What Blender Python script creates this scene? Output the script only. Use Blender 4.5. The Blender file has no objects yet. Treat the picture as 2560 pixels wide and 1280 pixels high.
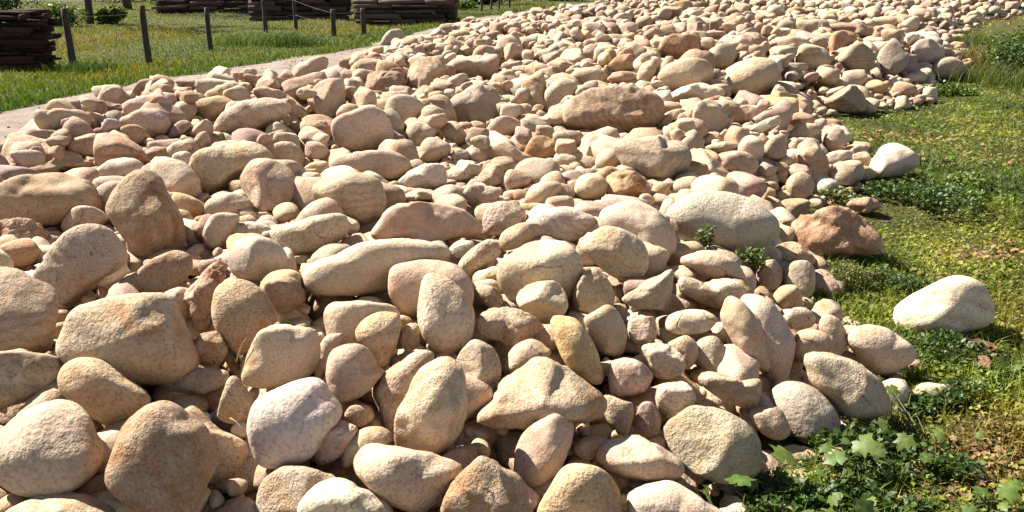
import bpy, bmesh, math, random
import numpy as np
from mathutils import Vector

rng = np.random.default_rng(7)
random.seed(7)
SC = bpy.context.scene
COL = SC.collection

# ------------------------------------------------------------------ camera
CAM_H, FPX, HORIZON = 1.8, 2130.0, -80.0          # photograph pixels are 2560 x 1280
PITCH = math.atan((640 - HORIZON) / FPX)
cam_data = bpy.data.cameras.new('camera')
cam_data.sensor_width = 36.0
cam_data.lens = FPX / 2560 * 36.0
cam_data.clip_start = 0.05
cam_data.clip_end = 1500
cam = bpy.data.objects.new('camera', cam_data)
COL.objects.link(cam)
cam.location = (0, 0, CAM_H)
cam.rotation_euler = (math.pi / 2 - PITCH, 0, 0)
SC.camera = cam

# ------------------------------------------------------------------ sky, sun, exposure
TO_SUN = Vector((-0.61, 0.36, 0.71)).normalized()
ELEV = math.asin(TO_SUN.z)
world = bpy.data.worlds.new('World')
SC.world = world
world.use_nodes = True
wn = world.node_tree
wn.nodes.clear()
sky = wn.nodes.new('ShaderNodeTexSky')
sky.sky_type = 'NISHITA'
sky.sun_disc = False
sky.sun_elevation = ELEV
sky.sun_rotation = math.atan2(TO_SUN.x, TO_SUN.y)
sky.dust_density = 0.6
sky.altitude = 6000
hsv = wn.nodes.new('ShaderNodeHueSaturation')
hsv.inputs['Saturation'].default_value = 0.55
bg = wn.nodes.new('ShaderNodeBackground')
bg.inputs['Strength'].default_value = 0.06
wo = wn.nodes.new('ShaderNodeOutputWorld')
wn.links.new(sky.outputs[0], hsv.inputs['Color'])
wn.links.new(hsv.outputs[0], bg.inputs[0])
wn.links.new(bg.outputs[0], wo.inputs[0])
sun_data = bpy.data.lights.new('sun', 'SUN')
sun_data.energy = 5.0
sun_data.angle = math.radians(0.53)
sun_data.color = (1.0, 0.94, 0.84)
sun = bpy.data.objects.new('sun', sun_data)
COL.objects.link(sun)
sun.rotation_euler = TO_SUN.to_track_quat('Z', 'Y').to_euler()
vs = SC.view_settings
vs.view_transform = 'Standard'
vs.look = 'None'
vs.gamma = 1.0
vs.exposure = 1.84
vs.use_curve_mapping = False
SC.cycles.max_bounces = 6
SC.cycles.diffuse_bounces = 4
SC.cycles.transmission_bounces = 4
SC.cycles.glossy_bounces = 2

# ------------------------------------------------------------------ helpers
cP, sP = math.cos(PITCH), math.sin(PITCH)
RIGHT = np.array([1.0, 0, 0])
UP = np.array([0, sP, cP])
FWD = np.array([0, cP, -sP])
EYE = np.array([0, 0, CAM_H])


def ray(u, v):
    """unit-depth ray (depth 1 along the view axis) through a photograph pixel"""
    return RIGHT * ((u - 1280) / FPX) + UP * (-(v - 640) / FPX) + FWD


def project(p):
    d = np.asarray(p) - EYE
    z = d @ FWD
    return 1280 + FPX * (d @ RIGHT) / z, 640 - FPX * (d @ UP) / z, z


def on_plane(u, v, z=0.0):
    r = ray(u, v)
    return EYE + r * ((z - CAM_H) / r[2])


class Waves:
    """cheap smooth noise: a sum of sine waves, evaluated on arrays of points"""
    def __init__(self, seed, scale, octaves=2, n=7, dims=3, gain=0.5):
        g = np.random.default_rng(seed)
        ks, ph, am = [], [], []
        a, s = 1.0, scale
        for _ in range(octaves):
            k = g.normal(size=(n, dims))
            k /= np.linalg.norm(k, axis=1)[:, None]
            ks.append(k * s * g.uniform(.6, 1.5, size=(n, 1)))
            ph.append(g.uniform(0, 6.283, n))
            am.append(np.full(n, a / math.sqrt(n)))
            a *= gain
            s *= 2.1
        self.k = np.concatenate(ks); self.p = np.concatenate(ph); self.a = np.concatenate(am)

    def __call__(self, pts):
        return np.sin(np.asarray(pts) @ self.k.T + self.p) @ self.a


def smooth(e0, e1, x):
    t = np.clip((x - e0) / (e1 - e0), 0, 1)
    return t * t * (3 - 2 * t)


def mesh_obj(name, verts, faces, mat, parent=None, smooth_shade=False, col=None, loc=None):
    """verts (n,3), faces (m,3) or (m,4) arrays -> one mesh object; col is an (n,4) colour attribute"""
    verts = np.asarray(verts, dtype=np.float32)
    faces = np.asarray(faces, dtype=np.int32)
    k = faces.shape[1]
    me = bpy.data.meshes.new(name)
    me.vertices.add(len(verts))
    me.vertices.foreach_set('co', verts.ravel())
    me.loops.add(faces.size)
    me.loops.foreach_set('vertex_index', faces.ravel())
    me.polygons.add(len(faces))
    me.polygons.foreach_set('loop_start', np.arange(0, faces.size, k, dtype=np.int32))
    if smooth_shade:
        me.polygons.foreach_set('use_smooth', np.ones(len(faces), dtype=bool))
    if col is not None:
        at = me.color_attributes.new('tint', 'FLOAT_COLOR', 'POINT')
        at.data.foreach_set('color', np.asarray(col, dtype=np.float32).ravel())
    me.update(calc_edges=True)
    me.materials.append(mat)
    ob = bpy.data.objects.new(name, me)
    COL.objects.link(ob)
    if parent is not None:
        ob.parent = parent
    if loc is not None:
        ob.location = loc
    return ob


def empty(name, loc, label=None, cat=None, group=None):
    o = bpy.data.objects.new(name, None)
    o.empty_display_size = 0.1
    COL.objects.link(o)
    o.location = loc
    if label:
        tag(o, label, cat, group)
    return o


def tag(o, label=None, cat=None, group=None, kind=None):
    if label: o['label'] = label
    if cat: o['category'] = cat
    if group: o['group'] = group
    if kind: o['kind'] = kind
    return o


def ico(sub):
    bm = bmesh.new()
    bmesh.ops.create_icosphere(bm, subdivisions=sub, radius=1.0)
    v = np.array([x.co[:] for x in bm.verts])
    f = np.array([[w.index for w in x.verts] for x in bm.faces])
    bm.free()
    return v / np.linalg.norm(v, axis=1)[:, None], f


ICO = {s: ico(s) for s in (2, 3, 4, 5)}

# ------------------------------------------------------------------ materials
def new_mat(name):
    m = bpy.data.materials.new(name)
    m.use_nodes = True
    nt = m.node_tree
    nt.nodes.clear()
    out = nt.nodes.new('ShaderNodeOutputMaterial')
    b = nt.nodes.new('ShaderNodeBsdfPrincipled')
    nt.links.new(b.outputs[0], out.inputs[0])
    b.inputs['Specular IOR Level'].default_value = 0.25
    return m, nt, b


def nnode(nt, t, **kw):
    n = nt.nodes.new(t)
    for k, v in kw.items():
        if hasattr(n, k):
            setattr(n, k, v)
        else:
            n.inputs[k].default_value = v
    return n


def noise(nt, vec, scale, detail=3, rough=0.55, dist=0.0):
    n = nnode(nt, 'ShaderNodeTexNoise', Scale=scale, Detail=detail, Roughness=rough, Distortion=dist)
    nt.links.new(vec, n.inputs['Vector'])
    return n.outputs['Fac']


def ramp(nt, fac, stops):
    r = nnode(nt, 'ShaderNodeValToRGB')
    e = r.color_ramp.elements
    while len(e) < len(stops):
        e.new(0.5)
    for el, (p, c) in zip(e, stops):
        el.position = p
        el.color = (*c, 1) if len(c) == 3 else c
    nt.links.new(fac, r.inputs[0])
    return r.outputs[0]


def mix(nt, fac, a, b, mode='MIX'):
    n = nt.nodes.new('ShaderNodeMix')
    n.data_type = 'RGBA'
    n.blend_type = mode
    for sock, v in ((n.inputs[0], fac), (n.inputs[6], a), (n.inputs[7], b)):
        if hasattr(v, 'links'):
            nt.links.new(v, sock)
        else:
            sock.default_value = v if not isinstance(v, tuple) else (*v, 1)
    return n.outputs[2]


def math_node(nt, op, a, b=None):
    n = nt.nodes.new('ShaderNodeMath')
    n.operation = op
    for i, v in enumerate((a, b)):
        if v is None: continue
        if hasattr(v, 'links'):
            nt.links.new(v, n.inputs[i])
        else:
            n.inputs[i].default_value = v
    return n.outputs[0]


def stone_material():
    m, nt, b = new_mat('field_stone')
    at = nnode(nt, 'ShaderNodeAttribute', attribute_name='tint')
    tc = nt.nodes.new('ShaderNodeTexCoord')
    oi = nt.nodes.new('ShaderNodeObjectInfo')
    add = nnode(nt, 'ShaderNodeVectorMath', operation='ADD')
    sc = nnode(nt, 'ShaderNodeVectorMath', operation='SCALE')
    comb = nt.nodes.new('ShaderNodeCombineXYZ')
    for i in range(3):
        nt.links.new(oi.outputs['Random'], comb.inputs[i])
    nt.links.new(comb.outputs[0], sc.inputs[0])
    sc.inputs['Scale'].default_value = 37.0
    nt.links.new(tc.outputs['Object'], add.inputs[0])
    nt.links.new(sc.outputs[0], add.inputs[1])
    gsc = nnode(nt, 'ShaderNodeVectorMath', operation='SCALE')
    nt.links.new(add.outputs[0], gsc.inputs[0])
    hs = math_node(nt, 'FRACT', math_node(nt, 'MULTIPLY', oi.outputs['Random'], 71.3))
    nt.links.new(math_node(nt, 'ADD', math_node(nt, 'MULTIPLY', hs, 1.1), 0.55), gsc.inputs['Scale'])
    V = gsc.outputs[0]
    big = noise(nt, V, 5.0, 4, 0.6, 0.6)
    mid = noise(nt, V, 22.0, 4, 0.65)
    fine = noise(nt, V, 95.0, 3, 0.7)
    # iron staining (amount in the alpha of the tint), pale weathering, grey lichen, dark pits
    stain = math_node(nt, 'MULTIPLY', ramp(nt, big, [(0.50, (0, 0, 0)), (0.66, (1, 1, 1))]), at.outputs['Alpha'])
    stained = mix(nt, 1.0, at.outputs['Color'], (0.80, 0.50, 0.27), 'MULTIPLY')
    c = mix(nt, stain, at.outputs['Color'], stained)
    pale = mix(nt, 0.5, at.outputs['Color'], (0.46, 0.40, 0.31))
    c = mix(nt, ramp(nt, mid, [(0.47, (0, 0, 0)), (0.68, (0.7, 0.7, 0.7))]), c, pale)
    lich = noise(nt, V, 11.0, 5, 0.7)
    c = mix(nt, ramp(nt, lich, [(0.60, (0, 0, 0)), (0.70, (0.45, 0.45, 0.45))]), c, (0.19, 0.17, 0.125))
    c = mix(nt, 1.0, c, ramp(nt, fine, [(0.30, (0.62, 0.57, 0.52)), (0.52, (1, 1, 1)), (0.75, (1.12, 1.12, 1.12))]), 'MULTIPLY')
    rnd = oi.outputs['Random']

    def when(k, lo):                      # 1 for the share of stones above lo, from a hash of the object's random
        h_ = math_node(nt, 'FRACT', math_node(nt, 'MULTIPLY', rnd, k))
        return math_node(nt, 'GREATER_THAN', h_, lo)
    wav = nnode(nt, 'ShaderNodeTexWave', Scale=4.5, Distortion=9.0, Detail=4.0)
    wav.inputs['Detail Scale'].default_value = 1.2
    rot = nnode(nt, 'ShaderNodeVectorRotate', rotation_type='EULER_XYZ')
    rsc = nnode(nt, 'ShaderNodeVectorMath', operation='MULTIPLY')
    rsc.inputs[1].default_value = (91.0, 57.0, 133.0)
    nt.links.new(comb.outputs[0], rsc.inputs[0])
    nt.links.new(rsc.outputs[0], rot.inputs['Rotation'])
    nt.links.new(V, rot.inputs['Vector'])
    nt.links.new(rot.outputs[0], wav.inputs['Vector'])
    band = mix(nt, 1.0, c, ramp(nt, wav.outputs['Fac'], [(0.15, (0.74, 0.68, 0.62)), (0.5, (1, 1, 1)), (0.9, (1.12, 1.12, 1.12))]), 'MULTIPLY')
    c = mix(nt, math_node(nt, 'MULTIPLY', when(13.7, 0.74), 0.5), c, band)
    spk = noise(nt, V, 130.0, 2, 0.5)
    speck = mix(nt, ramp(nt, spk, [(0.58, (0, 0, 0)), (0.66, (0.6, 0.6, 0.6))]), c, (0.10, 0.08, 0.06))
    c = mix(nt, when(29.3, 0.60), c, speck)
    ve = nnode(nt, 'ShaderNodeTexVoronoi', Scale=4.5, feature='DISTANCE_TO_EDGE')
    wv = nnode(nt, 'ShaderNodeVectorMath', operation='ADD')
    nv = nnode(nt, 'ShaderNodeTexNoise', Scale=9.0, Detail=3.0)
    nt.links.new(V, nv.inputs['Vector'])
    nsc = nnode(nt, 'ShaderNodeVectorMath', operation='SCALE')
    nsc.inputs['Scale'].default_value = 0.12
    nt.links.new(nv.outputs['Color'], nsc.inputs[0])
    nt.links.new(V, wv.inputs[0]); nt.links.new(nsc.outputs[0], wv.inputs[1])
    nt.links.new(wv.outputs[0], ve.inputs['Vector'])
    crack = math_node(nt, 'MULTIPLY', ramp(nt, ve.outputs['Distance'], [(0.003, (1, 1, 1)), (0.013, (0, 0, 0))]),
                      math_node(nt, 'MULTIPLY', ramp(nt, lich, [(0.52, (0, 0, 0)), (0.58, (1, 1, 1))]), when(41.9, 0.66)))
    c = mix(nt, math_node(nt, 'MULTIPLY', crack, 0.6), c, (0.09, 0.06, 0.04))
    # soil dust caught in the pores, in patches of its own
    c = mix(nt, ramp(nt, noise(nt, V, 3.2, 6, 0.75, 1.0), [(0.56, (0, 0, 0)), (0.74, (0.5, 0.5, 0.5))]), c, (0.20, 0.135, 0.085))
    nt.links.new(c, b.inputs['Base Color'])
    b.inputs['Roughness'].default_value = 0.88
    b.inputs['Specular IOR Level'].default_value = 0.2
    # relief: lumps, pores and grain
    vor = nnode(nt, 'ShaderNodeTexVoronoi', Scale=42.0)
    nt.links.new(V, vor.inputs['Vector'])
    pits = ramp(nt, vor.outputs['Distance'], [(0.0, (0, 0, 0)), (0.28, (1, 1, 1))])
    h = math_node(nt, 'ADD', math_node(nt, 'MULTIPLY', mid, 1.0), math_node(nt, 'MULTIPLY', fine, 0.35))
    h = math_node(nt, 'ADD', h, math_node(nt, 'MULTIPLY', pits, 0.14))
    h = math_node(nt, 'SUBTRACT', h, math_node(nt, 'MULTIPLY', crack, 0.45))
    bump = nnode(nt, 'ShaderNodeBump', Strength=0.75, Distance=0.022)
    nt.links.new(h, bump.inputs['Height'])
    hb = math_node(nt, 'FRACT', math_node(nt, 'MULTIPLY', oi.outputs['Random'], 53.9))
    nt.links.new(math_node(nt, 'ADD', math_node(nt, 'MULTIPLY', hb, 0.75), 0.22), bump.inputs['Strength'])
    nt.links.new(bump.outputs[0], b.inputs['Normal'])
    return m


def tint_material(name, rough=0.8, trans=0.0, spec=0.2, sub=None):
    """colour from the 'tint' attribute, slight mottling; trans mixes in light shining through thin leaves"""
    m, nt, b = new_mat(name)
    at = nnode(nt, 'ShaderNodeAttribute', attribute_name='tint')
    tc = nt.nodes.new('ShaderNodeTexCoord')
    n = noise(nt, tc.outputs['Object'], sub or 60.0, 3)
    c = mix(nt, 1.0, at.outputs['Color'], ramp(nt, n, [(0.3, (0.75, 0.75, 0.72)), (0.7, (1.12, 1.12, 1.1))]), 'MULTIPLY')
    nt.links.new(c, b.inputs['Base Color'])
    b.inputs['Roughness'].default_value = rough
    b.inputs['Specular IOR Level'].default_value = spec
    if trans:
        tr = nt.nodes.new('ShaderNodeBsdfTranslucent')
        tcol = mix(nt, 1.0, c, (1.25, 1.2, 0.5), 'MULTIPLY')
        nt.links.new(tcol, tr.inputs[0])
        ms = nt.nodes.new('ShaderNodeMixShader')
        ms.inputs[0].default_value = trans
        nt.links.new(b.outputs[0], ms.inputs[1])
        nt.links.new(tr.outputs[0], ms.inputs[2])
        nt.links.new(ms.outputs[0], nt.nodes['Material Output'].inputs[0])
    return m


def ground_material():
    m, nt, b = new_mat('turf_soil')
    tc = nt.nodes.new('ShaderNodeTexCoord')
    V = tc.outputs['Object']
    a = noise(nt, V, 0.7, 5, 0.6)
    d = noise(nt, V, 9.0, 5, 0.65)
    e = noise(nt, V, 70.0, 3, 0.6)
    c = ramp(nt, a, [(0.30, (0.039, 0.046, 0.010)), (0.5, (0.065, 0.065, 0.013)), (0.70, (0.091, 0.072, 0.019))])
    c2 = ramp(nt, d, [(0.35, (0.029, 0.039, 0.008)), (0.55, (0.072, 0.068, 0.014)), (0.72, (0.085, 0.055, 0.023))])
    c = mix(nt, 0.6, c, c2)
    c = mix(nt, 1.0, c, ramp(nt, e, [(0.3, (0.6, 0.6, 0.6)), (0.7, (1.25, 1.25, 1.25))]), 'MULTIPLY')
    nt.links.new(c, b.inputs['Base Color'])
    b.inputs['Roughness'].default_value = 0.95
    bump = nnode(nt, 'ShaderNodeBump', Strength=0.8, Distance=0.05)
    nt.links.new(math_node(nt, 'ADD', d, e), bump.inputs['Height'])
    nt.links.new(bump.outputs[0], b.inputs['Normal'])
    return m


def simple_noise_mat(name, stops, scale, rough=0.9, bump_d=0.02, stretch=None, scale2=None):
    m, nt, b = new_mat(name)
    tc = nt.nodes.new('ShaderNodeTexCoord')
    V = tc.outputs['Object']
    if stretch:
        mp = nt.nodes.new('ShaderNodeMapping')
        mp.inputs['Scale'].default_value = stretch
        nt.links.new(V, mp.inputs[0])
        V = mp.outputs[0]
    n = noise(nt, V, scale, 5, 0.65)
    n2 = noise(nt, V, scale2 or scale * 7, 4, 0.65)
    c = ramp(nt, n, stops)
    c = mix(nt, 1.0, c, ramp(nt, n2, [(0.3, (0.65, 0.65, 0.65)), (0.7, (1.2, 1.2, 1.2))]), 'MULTIPLY')
    nt.links.new(c, b.inputs['Base Color'])
    b.inputs['Roughness'].default_value = rough
    bump = nnode(nt, 'ShaderNodeBump', Strength=0.8, Distance=bump_d)
    nt.links.new(math_node(nt, 'ADD', n, n2), bump.inputs['Height'])
    nt.links.new(bump.outputs[0], b.inputs['Normal'])
    return m


M_STONE = stone_material()
M_GROUND = ground_material()
M_GRASS = tint_material('grass_blades', 0.6, 0.35, 0.3)
M_LEAF = tint_material('leaf_green', 0.5, 0.35, 0.35)
M_DRY = tint_material('dry_leaf', 0.85, 0.15)
M_ROAD = simple_noise_mat('gravel_road', [(0.3, (0.13, 0.10, 0.08)), (0.5, (0.21, 0.163, 0.13)), (0.75, (0.27, 0.215, 0.175))], 1.6, 0.95, 0.03, None, 38)
M_SOIL = simple_noise_mat('dark_soil', [(0.3, (0.025, 0.018, 0.011)), (0.7, (0.07, 0.05, 0.032))], 6, 0.95, 0.03)
M_BARK = simple_noise_mat('bark', [(0.3, (0.026, 0.019, 0.014)), (0.7, (0.090, 0.071, 0.053))], 6, 0.95, 0.03, (1, 1, 0.2))
M_POST = simple_noise_mat('weathered_post', [(0.3, (0.022, 0.017, 0.012)), (0.7, (0.075, 0.06, 0.042))], 8, 0.9, 0.01, (1, 1, 0.12))
M_PLANK = tint_material('rough_timber', 0.9, 0, 0.1, 14.0)
M_WIRE = simple_noise_mat('rusty_wire', [(0.3, (0.10, 0.08, 0.07)), (0.7, (0.2, 0.18, 0.17))], 30, 0.6, 0.001)

# ------------------------------------------------------------------ heap outline and its surface
RIGHT_EDGE_PX = [(1800, 1420), (1900, 1270), (2060, 1150), (2190, 1040), (2270, 935), (2100, 830), (2010, 765), (2035, 690), (1960, 600), (1950, 520),
                 (2060, 500), (2170, 460), (2120, 380), (2020, 300), (2140, 290), (2300, 262), (2320, 210), (2420, 190), (2395, 110), (2440, 62), (2590, 36)]
LEFT_EDGE_PX = [(-260, 420), (0, 318), (110, 268), (260, 240), (360, 206), (500, 192), (620, 205), (760, 158), (960, 105), (1080, 62), (1230, 48), (1400, 22), (1500, 2)]
edge_r = [on_plane(u, v, 0.0)[:2] for u, v in RIGHT_EDGE_PX]
edge_l = [on_plane(u, v, 0.44)[:2] for u, v in LEFT_EDGE_PX]
far_r = edge_r[-1]
poly = [np.array([-2.6, 1.35]), np.array([0.6, 1.35])] + edge_r + [far_r + np.array([9, 9]), np.array([22.0, 47.0]), np.array([6.0, 46.0])] + edge_l[::-1] + [np.array([-4.6, 3.0])]
POLY = np.array(poly)


def poly_signed(pts, P=POLY):
    """signed distance to the heap outline, positive inside"""
    pts = np.atleast_2d(np.asarray(pts, float))[:, :2]
    A, B = P, np.roll(P, -1, axis=0)
    d2 = np.full(len(pts), 1e9)
    inside = np.zeros(len(pts), bool)
    for a, b in zip(A, B):
        ab = b - a
        t = np.clip(((pts - a) @ ab) / max(ab @ ab, 1e-9), 0, 1)
        q = a + t[:, None] * ab
        d2 = np.minimum(d2, ((pts - q) ** 2).sum(1))
        cond = (a[1] > pts[:, 1]) != (b[1] > pts[:, 1])
        xin = (b[0] - a[0]) * (pts[:, 1] - a[1]) / (b[1] - a[1] + 1e-12) + a[0]
        inside ^= cond & (pts[:, 0] < xin)
    d = np.sqrt(d2)
    return np.where(inside, d, -d)


HW = Waves(3, 1.1, 2, 7, 2)


def heap(pts):
    """height of the stones' bedding above the ground"""
    pts = np.atleast_2d(np.asarray(pts, float))[:, :2]
    e = poly_signed(pts)
    base = 0.37 * smooth(-0.25, 1.1, e)
    return base * (1 + (0.10 + 0.24 * smooth(5.5, 9.5, pts[:, 1])) * HW(pts)) * smooth(1.6, 3.6, pts[:, 1]) ** 0.6 * np.where(e < -0.25, 0, 1)


road_far = [on_plane(u, v)[:2] for u, v in [(-500, 420), (0, 284), (300, 216), (600, 168), (880, 126), (1040, 84), (1200, 44), (1350, 24), (1480, 6)]]
road_far = [road_far[0] + np.array([-1.2, -2.5])] + road_far
ROAD = np.array(road_far + [p + np.array([3.6, -0.6]) for p in road_far[::-1]])
GW = Waves(11, 0.9, 3, 6, 2)


def ground_z(pts):
    pts = np.atleast_2d(np.asarray(pts, float))[:, :2]
    flat = np.minimum(smooth(0.0, 1.0, -poly_signed(pts)), smooth(0.1, 1.2, -poly_signed(pts, ROAD)))
    r = np.hypot(pts[:, 0], pts[:, 1])
    return 0.03 * GW(pts) * flat * smooth(200, 60, r)


# ------------------------------------------------------------------ ground, road, bedding
def grid(xs, ys):
    X, Y = np.meshgrid(xs, ys)
    n, mcols = len(ys), len(xs)
    idx = np.arange(n * mcols).reshape(n, mcols)
    f = np.stack([idx[:-1, :-1], idx[:-1, 1:], idx[1:, 1:], idx[1:, :-1]], -1).reshape(-1, 4)
    return np.stack([X.ravel(), Y.ravel()], 1), f


xs = np.concatenate([[-600, -300, -150, -80, -50], np.arange(-30, 30.01, 0.25), [50, 80, 150, 300, 600]])
ys = np.concatenate([[-300, -100, -40, -15], np.arange(-4, 50.01, 0.25), [70, 100, 160, 300, 700]])
P2, F = grid(xs, ys)
ground = mesh_obj('ground', np.c_[P2, ground_z(P2)], F, M_GROUND, smooth_shade=True)
tag(ground, kind='structure')

rv, rf = [], []
nl = len(road_far)
dense = []
for i in range(nl - 1):
    for t in np.linspace(0, 1, 14, endpoint=False):
        dense.append(road_far[i] * (1 - t) + road_far[i + 1] * t)
dense = np.array(dense)
ER = Waves(21, 2.2, 3, 6, 2)
K = 14
for p in dense:
    wob = 0.14 * ER(p[None])[0]
    for k in range(K):
        t = k / (K - 1)
        q = p + np.array([3.5, -0.6]) * t + np.array([wob, -0.2 * wob]) * (1 - t)
        rv.append((q[0], q[1], 0.010 + 0.018 * math.sin(t * math.pi) * (1 + 0.6 * ER(q[None] * 1.7)[0])))
rv = np.array(rv)
idx = np.arange(len(rv)).reshape(-1, K)
rf = np.stack([idx[:-1, :-1], idx[:-1, 1:], idx[1:, 1:], idx[1:, :-1]], -1).reshape(-1, 4)
road = mesh_obj('gravel_road', rv, rf, M_ROAD, smooth_shade=True)
tag(road, kind='structure')

bx = np.arange(-9, 26, 0.3)
by = np.arange(1.2, 48, 0.3)
P2, F = grid(bx, by)
e = poly_signed(P2)
z = heap(P2) - 0.21 - 0.5 * smooth(0.1, -0.4, e)
z = np.where(e > 0.25, np.maximum(z, 0.015), z)
bed = mesh_obj('soil_bed', np.c_[P2, z], F, M_SOIL, smooth_shade=True)
tag(bed, kind='structure')

# ------------------------------------------------------------------ stones
PAL = {'v': (0.84, 0.74, 0.60, .2), 'w': (0.80, 0.72, 0.58, .25), 'c': (0.70, 0.575, 0.42, .5), 't': (0.63, 0.48, 0.325, .6), 'y': (0.64, 0.46, 0.25, .7),
       'o': (0.58, 0.34, 0.17, .9), 'p': (0.64, 0.475, 0.36, .5), 'r': (0.46, 0.30, 0.20, .8), 'm': (0.44, 0.30, 0.25, .4),
       'g': (0.54, 0.47, 0.36, .35), 'b': (0.49, 0.35, 0.225, .7), 'x': (0.47, 0.26, 0.15, 1.0)}
PAL = {k: tuple(.63 * (.84 * a + .16 * b) * f for a, b, f in zip(v[:3], (.72, .60, .455), (1, .945, .90))) + (v[3],) for k, v in PAL.items()}
ROUND = {'o': (5.5, 16, .86), 's': (8, 15, .80), 'a': (20, 11, .72), 'j': (18, 12, .62)}     # gauge power, number of facets, nearest facet


def facet_gauge(n, seed, kind):
    g = np.random.default_rng(seed)
    p, k, lo = ROUND[kind]
    d = g.normal(size=(k, 3))
    d /= np.linalg.norm(d, axis=1)[:, None]
    d = np.concatenate([d, [[1, 0, 0], [-1, 0, 0], [0, 1, 0], [0, -1, 0], [0, 0, 1], [0, 0, -1]]])
    h = np.concatenate([g.uniform(lo, 1.1, k), g.uniform(.95, 1.1, 6)])
    s = (np.maximum(n @ d.T, 0) / h) ** p
    r0 = s.sum(1) ** (-1.0 / p)
    # flat broken faces with crisp edges on some
    nbr = {'o': int(g.uniform() < .45), 's': int(g.integers(1, 4)), 'a': int(g.integers(1, 4)), 'j': 4}[kind]
    for _ in range(nbr):
        d = g.normal(size=3); d[1] = abs(d[1]) if g.uniform() < .6 else d[1]; d /= np.linalg.norm(d)
        h = g.uniform(.66, .86)
        lim = h / np.maximum(n @ d, 1e-3)
        r0 = (r0 ** -26 + lim ** -26.0) ** (-1 / 26)
    return r0


def closed_spline(pts, per=10):
    pts = np.asarray(pts, float)
    out = []
    n = len(pts)
    for i in range(n):
        p0, p1, p2, p3 = pts[i - 1], pts[i], pts[(i + 1) % n], pts[(i + 2) % n]
        for t in np.linspace(0, 1, per, endpoint=False):
            out.append(0.5 * (2 * p1 + (p2 - p0) * t + (2 * p0 - 5 * p1 + 4 * p2 - p3) * t * t + (3 * p1 - p0 - 3 * p2 + p3) * t ** 3))
    return np.array(out)


def area_centroid(P):
    x, y = P[:, 0], P[:, 1]
    x1, y1 = np.roll(x, -1), np.roll(y, -1)
    cr = x * y1 - x1 * y
    A = cr.sum() / 2
    return abs(A), np.array([((x + x1) * cr).sum(), ((y + y1) * cr).sum()]) / (6 * A)


def settle_depth(u, v, r_px):
    """depth along the view axis at which a stone of that apparent size beds on the heap or the ground"""
    rr = ray(u, v)
    ts = np.linspace(1.6, 60, 1400)
    P = EYE + ts[:, None] * rr
    lift = np.minimum(0.85 * r_px * ts / FPX, 0.15)
    gap = P[:, 2] - (heap(P) + lift)
    k = np.argmax(gap < 0)
    if gap[k] >= 0:
        return 40.0
    t0, t1, g0, g1 = ts[k - 1], ts[k], gap[k - 1], gap[k]
    return t0 + (t1 - t0) * g0 / (g0 - g1)


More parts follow.
